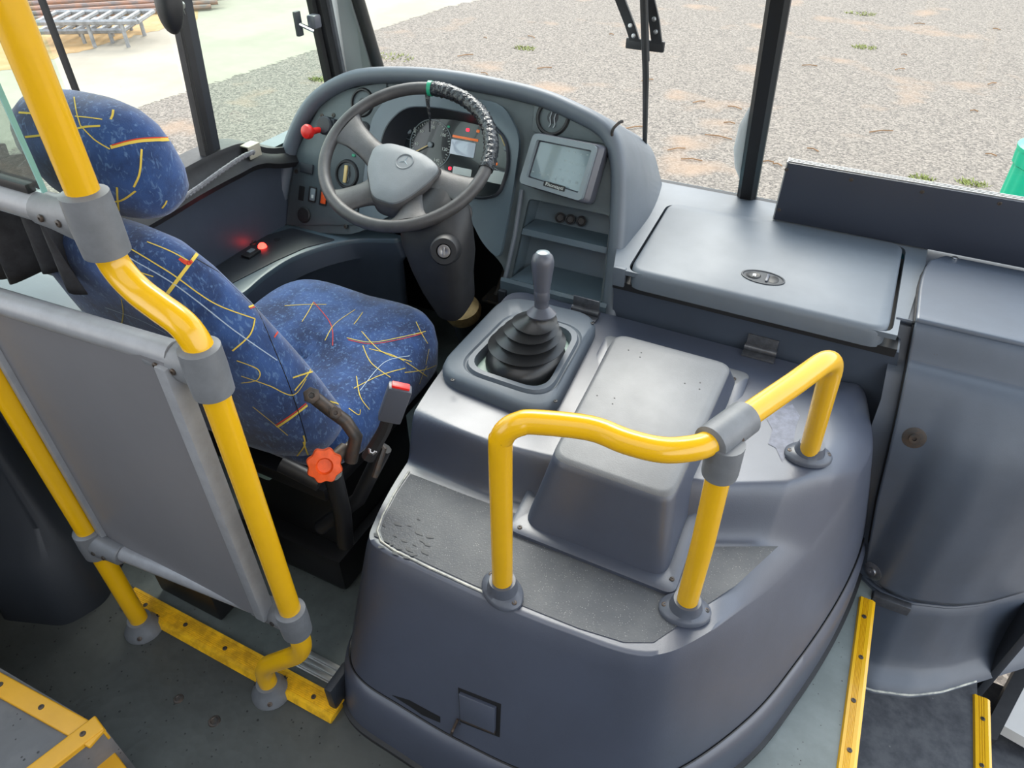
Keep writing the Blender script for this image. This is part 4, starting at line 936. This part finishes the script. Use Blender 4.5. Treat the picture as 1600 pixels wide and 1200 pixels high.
b = MB().lathe([(.016, .008), (.015, .016), (.006, .017), (.001, .014)], f, 20); b.box((0, 0, .018), (.004, .02, .006), .001, f); b.build('key_barrel', 'steel', lk)
p = at(722, 334, d=1.70); nn = (CP-p+Vector((.6, -.2, 0))).normalized(); f = zframe(p-nn*.02, nn)
b = MB().lathe([(.034, -.05), (.030, .0), (.026, .016), (.018, .018), (.016, .0), (.001, -.001)], f, 24); b.build('stalk_socket', 'rubber', col)
MB().lathe([(.0155, .010), (.001, .0105)], f, 20, False, True).build('stalk_hole', 'black', col)
b = MB(); b.lathe([(.05, 0), (.055, .02), (.05, .035), (.03, .04)], zframe(at(725, 492, Z=.36), (0, -.3, 1)), 24); b.build('column_collar', 'brass', col)
b = MB(); b.tube([at(722, 488, Z=.38), at(735, 540, Z=.05), at(738, 560, Z=0)], .035, 14); b.build('column_tube', 'dash_dark', col)
ped = thing('pedal', 'dark pedal arm and plate down in the footwell', 'pedal', (-.9, 1.75, 0))
q = at(775, 462, Z=.28); b = MB(); b.box((q.x, q.y, q.z), (.06, .09, .012), .004, I4); b.tube([q, q+Vector((0, .09, .08)), q+Vector((0, .10, .2))], .009, 8); b.build('pedal_plate', 'dark_steel', ped)

# ================================================================== ON-BOARD MONITOR
mon = thing('onboard_monitor', 'grey framed touch screen monitor fixed to the right of the instruments', 'monitor', tuple(fp(-.665, .31, .02)))
q = [onf(*p, .045) for p in ((836, 207), (938, 227), (912, 317), (812, 287))]
mo = rpoly(q, .014, 4)
b = MB(); b.loft([[fp(x, s, o) for x, s in pl] for pl, o in ((scl(mo, 1.02, .012, .0), .004), (scl(mo, 1.03, .008, 0), .035), (scl(mo, 1.0), .045), (scl(mo, .985), .046))]); ca = b.build('casing', 'tablet', mon)
scr = rpoly([onf(*p, .038) for p in ((846, 222), (926, 238), (906, 300), (830, 276))], .004, 2)
b = MB(); b.holes(scl(mo, .965), [scl(scr, 1.06)], ff(0, 0, .046), .016); b.build('bezel', 'bezel', ca)
b = MB(); b.prism(scr, ff(0, 0, .0462), .001); sc_ = b.build('screen', 'screen', mon)
c = onf(872, 291, .052); cx = scl(mo, 1.0); bt = Vector((mo[0][0], 0, 0))
q0 = Vector((*onf(816, 283, .05), 0)); q1 = Vector((*onf(905, 309, .05), 0)); ux = (q1-q0).normalized(); tilt = math.atan2(ux.y, ux.x)
c = onf(866, 291, .0625); b = MB(); b.prism(rrect(.060, .013, .002), fm(*c, .0618, tilt), .0006); b.build('name_plate', 'black', ca); f = fm(*c, .0626, tilt)
t = text_mb('Rhonsapti', .0125, f, .0003); t.build('maker_name', 'ink', ca)
# faint icons on the glass
b = MB()
for r_i, row in enumerate((((888, 236), (898, 238), (908, 241), (918, 242)), ((884, 251), (893, 254), (902, 257), (912, 258)), ((876, 265), (886, 267), (896, 269), (906, 272)), ((868, 279), (879, 281), (890, 283), (901, 286)), ((833, 268), (844, 270), (856, 273)))):
    for px, py in row:
        c = onf(px, py, .0475); b.box((0, 0, .0003), (.005, .0030 if r_i != 3 else .008, .0003), 0, fm(*c, .0472, tilt))
b.build('screen_icons', 'icon', sc_)

# ================================================================== DRIVER SEAT
seat = thing('driver_seat', 'blue patterned fabric driver seat with headrest and orange adjuster knob', 'seat', (-1.02, .95, 0))
SC = -1.02
def cushion(u, v):
    pass
def sup(rx, ry, n, e=.5):
    out = []
    for k in range(n):
        t = 2*math.pi*k/n; out.append((rx*math.copysign(abs(math.cos(t))**e, math.cos(t)), ry*math.copysign(abs(math.sin(t))**e, math.sin(t))))
    return out
# cushion: rings stacked in z
b = MB(); rg = []
for z, sx_, sy_, e in ((.395, .86, .86, .5), (.40, .94, .95, .45), (.42, .985, .985, .42), (.46, 1.0, 1.0, .42), (.50, .985, .985, .42), (.525, .95, .95, .45), (.538, .88, .88, .5), (.542, .7, .7, .55), (.540, .4, .4, .6), (.538, .1, .1, .8)):
    rg.append([Vector((SC+x*sx_*(1.0 if y < 0 else 1.0), .985+y*sy_, z+.02*(y/.24)*(1 if z > .45 else 0)-.012*(1-min(1, abs(x)/.2))*(1 if z > .52 else 0))) for x, y in sup(.248, .245, 48, e)])
b.loft(rg); cu = b.build('seat_cushion', ['fabric', 'ribbon_yellow', 'ribbon_red', 'ribbon_pale'], seat, sharp=80)
# backrest: sections stacked along the leaning back
def bframe(t):
    c = Vector((SC+.0, lerp(.775, .60, t**1.05), lerp(.47, 1.00, t))); return c
BU = Vector((0, -.31, .95)).normalized(); BNf = Vector((0, .95, .31)).normalized()
b = MB(); rg = []
for t, hw, th in ((-.02, .17, .03), (0, .205, .055), (.04, .225, .072), (.12, .235, .080), (.3, .232, .078), (.5, .222, .072), (.7, .205, .066), (.85, .185, .060), (.94, .165, .052), (.99, .14, .038), (1.01, .10, .02)):
    c = bframe(max(0, t))+(BU*(t if t < 0 else 0)); wing = .022*(1-t)
    r_ = []
    for x, y in sup(hw, th, 48, .62):
        r_.append(c+Vector((x, 0, 0))+BNf*(y+wing*(abs(x)/hw)**3))
    rg.append(r_)
b.loft(rg); bk = b.build('backrest', ['fabric', 'ribbon_yellow', 'ribbon_red', 'ribbon_pale'], seat, sharp=80)
# headrest
HC = Vector((-1.075, .69, 1.078)); b = MB(); rg = []
for t, k in ((-1, .12), (-.97, .42), (-.88, .68), (-.7, .86), (-.4, .97), (0, 1.0), (.35, .97), (.6, .86), (.8, .68), (.93, .46), (1, .15)):
    c = HC+BU*(t*.092); rg.append([c+Vector((x*(.139*k**.5), 0, 0))+BNf*(y*.072*k) for x, y in sup(1, 1, 40, .75)])
b.loft(rg); hr = b.build('headrest', ['fabric', 'ribbon_yellow', 'ribbon_red', 'ribbon_pale'], seat, sharp=80)
# woven arcs of the fabric: thin threads lying in the cloth
org = seat.location
def ribbon(o, pts, wpx, mi, n=10):
    me = o.data; bm = bmesh.new(); bm.from_mesh(me); tree = BVHTree.FromBMesh(bm); path = catmull([(x, y, 0) for x, y in pts], n); hit = []
    for p in path:
        d = rayd(p.x, p.y).normalized(); loc, nor, idx, _ = tree.ray_cast(CP-org, d)
        if loc is not None: hit.append((loc, nor if nor.dot(d) < 0 else -nor))
    thread(bm, hit, wpx, mi); bm.to_mesh(me); bm.free()
def thread(bm, hit, w_, mi):
    if len(hit) < 3: return
    prev = None
    for i, (p, nn) in enumerate(hit):
        a = hit[max(0, i-1)][0]; c = hit[min(len(hit)-1, i+1)][0]; t = (c-a)
        if t.length < 1e-6: continue
        if prev and (p-prev[2]).length > .03: prev = None
        s = nn.cross(t.normalized())*w_; cur = (bm.verts.new(p+s+nn*.0009), bm.verts.new(p-s+nn*.0009), p)
        if prev: f = bm.faces.new((prev[0], prev[1], cur[1], cur[0])); f.material_index = mi; f.smooth = True
        prev = cur
W1, W2, W3 = .0026, .0015, .0009
HRR = [([(173, 230), (216, 220), (263, 218)], W1, 1), ([(175, 227), (216, 217), (262, 215)], W3, 2), ([(221, 233), (218, 270), (209, 292)], W2, 1), ([(162, 315), (189, 313), (212, 298)], W2, 1), ([(183, 292), (184, 310), (186, 329)], W2, 1), ([(177, 172), (176, 180), (173, 187)], W2, 1), ([(105, 206), (130, 199), (157, 197)], W2, 1), ([(30, 176), (44, 177), (60, 180)], W2, 1), ([(40, 214), (60, 212), (75, 209)], W2, 1), ([(116, 152), (120, 175), (126, 196)], W3, 1), ([(126, 196), (148, 218), (172, 233)], W3, 1), ([(118, 182), (138, 184), (160, 187)], W3, 1), ([(253, 325), (258, 318), (260, 313)], W2, 1)]
BKR = [([(313, 390), (290, 420), (262, 458)], W1, 1), ([(230, 378), (267, 393), (300, 411)], W3, 1), ([(203, 388), (267, 427), (333, 473), (398, 498)], W3, 1), ([(398, 498), (390, 523), (363, 548)], W2, 1), ([(203, 403), (277, 447), (367, 517), (433, 563)], W3, 3), ([(205, 420), (222, 426), (240, 432)], W3, 1), ([(388, 480), (405, 472), (418, 455)], W2, 1), ([(390, 482), (407, 475), (420, 457)], W3, 2), ([(443, 480), (440, 507), (428, 527)], W2, 2), ([(370, 563), (403, 577), (402, 593), (377, 598)], W3, 1), ([(433, 667), (455, 652), (480, 633)], W1, 1), ([(431, 664), (455, 648), (478, 630)], W2, 2), ([(377, 587), (420, 602), (457, 617), (478, 592)], W3, 1), ([(190, 467), (193, 490), (188, 517)], W3, 1), ([(460, 610), (487, 573), (497, 520)], W2, 1), ([(457, 590), (497, 579), (545, 578)], W2, 1), ([(472, 537), (480, 527), (487, 517)], W2, 1), ([(305, 360), (308, 373), (305, 385)], W3, 1), ([(314, 362), (320, 376), (322, 390)], W3, 1), ([(365, 416), (375, 421), (385, 419)], W2, 1), ([(370, 417), (380, 424), (388, 421)], W2, 2), ([(395, 635), (420, 655), (450, 680)], W3, 1), ([(462, 715), (476, 695), (474, 680)], W2, 1), ([(474, 690), (478, 702), (482, 712)], W2, 1), ([(335, 620), (345, 645), (348, 668)], W3, 2), ([(280, 404), (292, 412), (300, 408)], W1, 2), ([(284, 406), (292, 408), (300, 409)], W2, 2), ([(515, 627), (530, 632), (540, 640)], W2, 1), ([(165, 480), (220, 500), (260, 520)], W3, 3)]
CUR = [([(445, 478), (480, 476), (510, 476)], W3, 1), ([(472, 503), (482, 487), (490, 472)], W3, 1), ([(490, 472), (517, 507), (520, 540)], W3, 2), ([(508, 532), (523, 507), (555, 484)], W3, 1), ([(553, 507), (560, 498), (567, 488)], W3, 1), ([(542, 528), (580, 535), (627, 527), (665, 518)], W3, 1), ([(544, 531), (580, 537.5), (627, 530), (660, 521)], W3, 2), ([(650, 503), (658, 520), (668, 537)], W3, 1), ([(565, 518), (597, 550), (643, 565)], W3, 1), ([(567, 540), (580, 567), (610, 590)], W3, 1), ([(577, 545), (620, 558), (667, 588)], W3, 1), ([(553, 607), (593, 587), (633, 575)], W3, 1), ([(563, 610), (600, 567), (640, 556)], W3, 3), ([(557, 588), (563, 620), (577, 640)], W3, 1), ([(632, 582), (665, 577), (693, 565)], W3, 1), ([(665, 570), (668, 555), (670, 545)], W3, 1), ([(545, 638), (560, 648), (563, 640)], W3, 1), ([(655, 600), (662, 580), (667, 572)], W3, 1)]
for lst, o in ((HRR, hr), (BKR, bk), (CUR, cu)):
    for pts, w_, mi in lst: ribbon(o, pts, w_, mi)
def rand_threads(o, n, seed):
    rnd = random.Random(seed); me = o.data; bm = bmesh.new(); bm.from_mesh(me); tree = BVHTree.FromBMesh(bm)
    c = sum((v.co for v in bm.verts), Vector())/len(bm.verts)
    for k in range(n):
        d = Vector((rnd.uniform(-1, .2), rnd.uniform(.3, 1), rnd.uniform(-.3, .6))).normalized(); e = d.orthogonal(); e.rotate(Matrix.Rotation(rnd.uniform(0, 6.28), 3, d)); g = d.cross(e); L = rnd.uniform(.05, .14); cv = rnd.uniform(-.06, .06); off = Vector((rnd.uniform(-.1, .1), rnd.uniform(-.05, .05), rnd.uniform(-.15, .15))); hit = []
        for j in range(16):
            t = j/15-.5; q = c+off+d*.6+e*(t*L*2)+g*(cv*t*t*4); loc, nor, idx, _ = tree.ray_cast(q, -d)
            if loc is not None: hit.append((loc, nor))
        thread(bm, hit, rnd.choice((W2, W3, W3)), rnd.choice((1, 1, 2, 3)))
    bm.to_mesh(me); bm.free()
rand_threads(hr, 5, 1)
# side seam of the backrest
def seam_on(o, pts, name, mt, r):
    me = o.data; bm = bmesh.new(); bm.from_mesh(me); tree = BVHTree.FromBMesh(bm); out = []
    for p in catmull([(x, y, 0) for x, y in pts], 8):
        loc, nor, i, _ = tree.ray_cast(CP-org, rayd(p.x, p.y).normalized())
        if loc is not None: out.append(loc+org)
    bm.free()
    if len(out) > 3: MB().tube(out, r, 6).build(name, mt, o)
seam_on(bk, [(300, 400), (385, 460), (435, 560), (465, 640), (480, 690)], 'seam', 'ribbon_dark' if 'ribbon_dark' in M else 'black', .0009)
# recliner bar, adjuster knob, buckle, frame
q = lambda px, py, d: at(px, py, d=d)
b = MB(); b.tube([q(487, 618, 1.24), q(515, 640, 1.245), q(540, 658, 1.25), q(556, 682, 1.26), q(548, 720, 1.28)], .0125, 12)
rc = b.build('recliner_bar', 'dark_steel', seat)
d = (CP-q(487, 618, 1.23)).normalized(); screw('bolt', q(487, 618, 1.225), d, .0155, rc, 'dark_steel', .010, 6); screw('bolt', q(524, 645, 1.23), d, .012, rc, 'dark_steel', .008, 6)
kp = q(507, 727, 1.24); kd = (CP-kp+Vector((.25, -.3, 0))).normalized(); f = zframe(kp, kd)
b = MB(); b.loft([[f @ Vector(((.030+k*.0022*math.cos(8*t))*s*math.cos(t), (.030+k*.0022*math.cos(8*t))*s*math.sin(t), z)) for t in (2*math.pi*j/64 for j in range(64))] for s, k, z in ((.55, 0, -.016), (.93, 1, -.013), (1, 1, -.006), (1, 1, .004), (.94, 1, .009), (.5, 0, .012), (.40, 0, .006), (.1, 0, .006))]); b.build('adjuster_knob', 'orange', seat, 'orange adjuster knob')
b = MB(); b.tube([f @ Vector((0, 0, -.012)), q(528, 712, 1.27), q(553, 690, 1.30)], .0085, 10); b.tube([q(518, 720, 1.262), q(540, 700, 1.283)], .0125, 12); b.build('adjuster_shaft', 'dark_steel', seat)
b = MB(); b.tube([q(575, 715, 1.27), q(600, 672, 1.24), q(612, 640, 1.20)], [.013, .012, .012], 8); st = b.build('buckle_stalk', 'rubber', seat)
a = q(608, 655, 1.20); c = q(626, 604, 1.155); dv = (c-a); L = dv.length; dv.normalize(); f = zframe(a, dv, Vector((.8, .5, 0)))
b = MB(); b.box((0, 0, L/2), (.040, .022, L), .005, f); bu = b.build('belt_buckle', 'tablet', seat, 'grey belt buckle with red release button'); b = MB(); b.box((0, 0, L+.001), (.030, .014, .006), .002, f); b.build('release_button', 'red', bu)
b = MB(); b.tube([q(585, 745, 1.28), q(600, 700, 1.27), q(590, 690, 1.27)], .006, 8); screw('bolt', q(582, 704, 1.255), (CP-q(582, 704, 1.25)).normalized(), .009, st, 'steel', .008, 6); b.build('bracket_rod', 'dark_steel', seat)
# base frame and scissor arms
b = MB(); b.box((SC, .95, .375), (.44, .46, .035), .006); b.build('seat_pan', 'black', seat)
b = MB()
b.tube([q(440, 725, 1.30), q(500, 755, 1.30)], .016, 10); b.tube([q(520, 740, 1.33), q(535, 800, 1.42), q(540, 850, 1.48)], .018, 10); b.tube([q(600, 700, 1.40), q(560, 780, 1.46), q(500, 825, 1.50)], .016, 10)
b.box((SC+.04, .93, .24), (.28, .32, .24), .02); b.box((SC+.03, .93, .06), (.34, .40, .12), .02); b.build('suspension_frame', 'black', seat)
b = MB(); f = Matrix.Translation((SC+.15, .80, .0))
for px, py in ((503, 822), (600, 770)):
    p = at(px, py, Z=.0); b.lathe([(.028, 0), (.028, .012), (.014, .014), (.013, .022), (.001, .022)], Matrix.Translation((p.x, p.y, 0)), 16)
b.build('floor_mount', 'dark_steel', seat)
b = MB(); b.box((-1.12, .80, .335), (.24, .10, .085), .012, Matrix.Identity(4)); b.build('air_reservoir', 'tank', seat, 'pale green reservoir slung behind the cushion')

# ================================================================== DISPLAY, WIPER, MIRROR ETC.
sg = thing('destination_sign', 'long black boxed destination sign with aluminium top leaning on the windscreen, seen from behind', 'sign', (.4, 1.88, .65))
p0 = at(1209, 334, Y=1.87); x0 = p0.x
b = MB(); b.box(((x0+1.15)/2, 1.886, .728), (1.15-x0, .032, .155), .002); cs = b.build('sign_case', 'sign_black', sg)
b = MB(); b.box(((x0+1.15)/2, 1.878, .8065), (1.15-x0, .004, .004), 0); b.box(((x0+1.15)/2, 1.887, .8065), (1.15-x0, .003, .004), 0); b.box(((x0+1.15)/2, 1.895, .8065), (1.15-x0, .003, .004), 0); b.box((x0+.0015, 1.886, .73), (.003, .034, .156), 0); b.build('top_extrusion', 'alu', cs)
for px, py in ((1229, 265), (1330, 281), (1441, 300), (1562, 318), (1217, 328)): q_ = at(px, py, Y=1.870); screw('screw', q_, (0, -1, 0), .005, cs, 'dark_steel', .0015)
wp = thing('wiper', 'black windscreen wiper hanging outside the left pane', 'wiper', tuple(wsp(-.55, .75, .06)))
def wsat(px, py, off=.05):
    r = rayd(px, py); n = Vector((0, 1, .30)).normalized(); o = Vector((0, 1.985+off, .65)); t = (o-CP).dot(n)/r.dot(n); return CP+r*t
b = MB(); pa = [wsat(1007, 255, .02), wsat(1009, 120, .02), wsat(1005, -30, .02), wsat(1003, -120, .02)]; b.tube(pa, [.006, .009, .009, .009], 8); b.build('blade', 'rubber', wp)
b = MB(); b.tube([wsat(1009, 95, .035), wsat(1006, 0, .035), wsat(1004, -60, .035)], .0105, 8); b.build('blade_carrier', 'dash_dark', wp)
for i, pp in enumerate((((958, -30), (985, 40), (995, 72)), ((1008, -30), (1022, 30), (1027, 70)))):
    b = MB(); rr = []
    for px, py in pp:
        c = wsat(px, py, .06); rr.append([c+Vector((sx_*.014, sy_*.004, 0)) for sx_, sy_ in ((-1, -1), (1, -1), (1, 1), (-1, 1))])
    b.loft(rr); ar = b.build('wiper_arm', 'rubber', wp)
    for px, py in (pp[1], ((pp[1][0]+pp[2][0])/2, (pp[1][1]+pp[2][1])/2)): screw('pivot', wsat(px, py, .053), (0, -1, .3), .006, ar, 'steel', .003)
b = MB(); b.box(tuple(wsat(1008, 70, .06)), (.105, .012, .028), .005); b.build('wiper_yoke', 'rubber', wp)
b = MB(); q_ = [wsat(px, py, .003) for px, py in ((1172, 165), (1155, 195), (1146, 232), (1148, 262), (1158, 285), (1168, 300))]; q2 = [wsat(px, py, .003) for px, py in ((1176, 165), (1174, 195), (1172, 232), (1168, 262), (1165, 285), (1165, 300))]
b.loft([[a_, b_] for a_, b_ in zip(q_, q2)], False, False, closed=False); tag(b.build('white_glass_patch', 'patch_white'), 'white blob on the windscreen left of the black divider', 'sealant')  # thin white lens-shaped sheet on the glass beside the divider
# fan / mirror back on the side pillar
fa = thing('round_mirror', 'black rounded mirror back clipped to the side window pillar', 'mirror', (XW+.06, 1.2, 1.15))
c = at(263, 4, X=XW+.07); f = zframe(c, (.55, -.75, .1)); b = MB(); b.loft([[f @ Vector((rx*math.cos(t), ry*math.sin(t), z)) for t in (2*math.pi*k/28 for k in range(28))] for rx, ry, z in ((.026, .060, -.012), (.030, .066, -.004), (.029, .064, .004), (.020, .050, .018), (.008, .02, .026))]); b.build('mirror_shell', 'rubber', fa)
b = MB(); b.tube([c, at(283, 8, X=XW+.03)], .010, 10); b.tube([at(277, -10, X=XW+.05), at(287, 22, X=XW+.03)], .004, 8); b.build('mirror_clip', 'steel', fa)
ml = thing('window_latch', 'small window latch with black grip and shiny arm on the front side window', 'latch', (XW+.03, 1.75, 1.0))
c = at(466, 37, X=XW+.02); b = MB(); b.box(tuple(c), (.012, .022, .065), .003); b.build('latch_grip', 'dash_dark', ml)
b = MB(); b.tube([c, at(490, 48, X=XW+.05)], .006, 8); b.build('latch_arm', 'chrome', ml)
b = MB(); b.box(tuple(at(491, 33, X=XW+.05)), (.03, .03, .035), .006); b.build('latch_head', 'tablet', ml)
# bracket and rope on the sill
b = MB(); c = at(398, 236, X=XW+.045); b.box(tuple(c), (.004, .045, .035), .001); b.box((c.x-.015, c.y, c.z+.016), (.03, .045, .004), .001); tag(b.build('sill_bracket', 'bracket'), 'cream metal bracket screwed to the driver window sill', 'bracket')
b = MB(); pp = [at(px, py, X=XW+.062) for px, py in ((396, 238), (378, 246), (345, 268), (315, 290), (285, 310), (262, 325))]; pc = catmull(pp, 14)
for s in (0, 2.1, 4.2): b.tube([p+Vector((0, .0035*math.cos(i*.8+s), .0035*math.sin(i*.8+s))) for i, p in enumerate(pc)], .0042, 6)
tag(b.build('pull_cord', 'rope'), 'grey braided cord running along the driver window sill to the bracket', 'cord')
# curtain and lockers behind the seat
b = MB(); 
def cur(u, v): 
    x = lerp(-1.52, -1.02, u); return Vector((x, .56+.018*math.sin(u*42+v*2)+.01*math.sin(u*17), lerp(1.12, .90-.0*u+.025*math.sin(u*9), v)))
b.grid(cur, 90, 16); cu_ = b.build('curtain', 'curtain'); md = cu_.modifiers.new('t', 'SOLIDIFY'); md.thickness = .003; tag(cu_, 'dark gathered curtain hanging behind the driver seat', 'curtain')
b = MB(); b.box((-1.35, .60, .60), (.36, .20, .35), .02); tag(b.build('side_locker', 'console_front'), 'blue grey moulded locker beside the driver seat backrest', 'locker')
b = MB(); b.loft([[Vector((x, y, z)) for x, y in rpoly([(-1.525, .30+k), (-1.36-k2, .36+k), (-1.33-k2, .45), (-1.42-k2, .60), (-1.525, .60)], .03)] for z, k, k2 in ((0, 0, 0), (.20, .02, .01), (.26, .06, .05), (.5, .08, .07), (.75, .10, .09))]); tag(b.build('wheel_box', 'dash_dark'), 'black moulded box at the left wall beside the grey partition', 'moulding')
b = MB(); b.box((-1.14, .60, .13), (.20, .13, .26), .006); bx_ = b.build('control_box', 'black'); tag(bx_, 'black box with paper label under the grey partition panel', 'box')
b = MB(); p = at(232, 893, Y=.534); b.box((-1.215, .533, .22), (.03, .002, .05), 0); b.build('paper_label', 'label', bx_)

# ================================================================== OUTSIDE THINGS
bn = thing('litter_bin', 'bright green plastic bin standing on the gravel beyond the destination sign', 'bin', (0, 0, 0))
p = at(1648, 238, d=4.0); H_ = p.z-GZ; bn.location = (p.x, p.y, GZ)
b = MB(); rg = []
for z, r in ((0, .15), (.02, .16), (H_*.5, .165), (H_*.90, .170), (H_*.91, .180), (H_*.97, .185), (H_, .185), (H_, .170), (H_*.9, .155)):
    rg.append([Vector((p.x+r*(1+.018*math.cos(16*t))*math.cos(t), p.y+r*(1+.018*math.cos(16*t))*math.sin(t), GZ+z)) for t in (2*math.pi*k/96 for k in range(96))])
b.loft(rg); b.build('bin_body', 'bin_green', bn); b = MB(); b.lathe([(.19, 0), (.192, .02), (.17, .035), (.02, .05)], Matrix.Translation((p.x, p.y, GZ+H_)), 36); b.build('bin_lid', 'bin_green', bn)
# stacked steel frames and pipes
for k in range(11):
    y = lerp(-30, 64, k/10); a = at(40, 30-k*8, Z=GZ+.05+.04*k); c = at(330+10*(k % 3), 10-k*7, Z=GZ+.05+.04*k)
    b = MB(); b.tube([a+Vector((0, 0, 0)), c], .035, 8); o = b.build('steel_pipe', 'rust'); tag(o, 'rusty steel pipe on the yard, %s one away from the metal frames' % ('first', 'second', 'third', 'fourth', 'fifth', 'sixth', 'seventh', 'eighth', 'ninth', 'tenth', 'eleventh')[k], 'pipe', 'rusty pipes stacked on the yard')
def fr_(px0, py0, px1, py1, z, dpt, lab):
    t = thing('metal_frame', lab, 'frame', (0, 0, 0)); a = at(px0, py0, Z=z); c = at(px1, py1, Z=z); d = (c-a).normalized(); n = Vector((-d.y, d.x, 0)); t.location = a
    b = MB(); L = (c-a).length
    for s in (0, dpt): b.tube([a+n*s, c+n*s], .035, 6)
    b.build('long_bars', 'galv', t); b = MB()
    for k in range(8): b.tube([a+d*(L*k/7), a+d*(L*k/7)+n*dpt], .028, 6)
    b.build('cross_bars', 'galv', t); b = MB()
    for k in (1, 3, 5):
        for s in (0, dpt): b.tube([a+d*(L*k/6)+n*s, a+d*(L*k/6)+n*s+Vector((0, 0, GZ-z))], .025, 6)
    b.build('feet', 'galv', t)
fr_(60, 50, 192, 48, GZ+.15, .7, 'low grey metal frame with cross bars lying nearest on the concrete yard')
fr_(55, 36, 215, 34, GZ+.30, .6, 'grey metal frame stacked above the nearest one on the concrete yard')
rnd = random.Random(11)
for k in range(46):
    px = rnd.uniform(640, 1640); py = rnd.uniform(-20, 300); p = at(px, py, Z=GZ+.012)
    if p.y < 3: continue
    a = rnd.uniform(-.5, .9); L = rnd.uniform(.05, .26); d = Vector((math.cos(a), math.sin(a), 0))
    b = MB(); b.tube([p-d*L/2, p+Vector((0, .02, .004)), p+d*L/2], .006, 5); tag(b.build('twig', 'twig'), 'thin brown twig lying on the gravel in front of the bus', 'twig', 'twigs scattered on the gravel')
for k, (px, py, s, lb) in enumerate(((612, 90, .30, 'grass tuft on the gravel just right of the left windscreen pillar'), (820, 76, .16, 'small grass tuft on the gravel above the steering wheel'), (1440, 280, .12, 'grass tuft on the gravel just above the destination sign, left one'), (1520, 287, .12, 'grass tuft on the gravel just above the destination sign, right one'), (1345, 22, .22, 'grass tuft on the gravel at the top right of the view'), (1352, 75, .16, 'sparse grass tuft on the gravel right of the windscreen divider'), (497, 125, .12, 'tiny grass tuft on the gravel seen through the front side window'))):
    p = at(px, py, Z=GZ); b = MB()
    for j in range(90):
        a = rnd.uniform(0, 6.28); r = s*rnd.random()**.5; q_ = p+Vector((r*math.cos(a), r*math.sin(a)*.6, 0)); h = rnd.uniform(.01, .035); l = Vector((rnd.uniform(-.05, .05), rnd.uniform(-.05, .05), h)); wv = Vector((.006, .003, 0))
        v = [b.bm.verts.new(x) for x in (q_-wv, q_+wv, q_+l*.6+wv*.6, q_+l)]; b.bm.faces.new(v)
    tag(b.build('grass_tuft', 'grass', recalc=False), lb, 'grass')
# door leaf edge on the far right
dr = MB(); dr.loft([[Vector((x, y, z)) for x, y in ((.79, 1.40), (.90, 1.66), (1.15, 1.66), (1.15, 1.40), (.86, 1.385))] for z in (-.47, -.43)]); struct(dr.build('door_1', 'white_panel'))
dr = MB(); dr.loft([[Vector((x, y, z)) for x, y in ((.735, 1.33), (.87, 1.70), (.90, 1.68), (.775, 1.34))] for z in (-.47, -.42)]); struct(dr.build('trim_16', 'rubber'))
dr = MB(); dr.box((1.0, 1.9, -.2), (.6, .05, 1.0)); struct(dr.build('wall_door_end', 'dash_dark'))
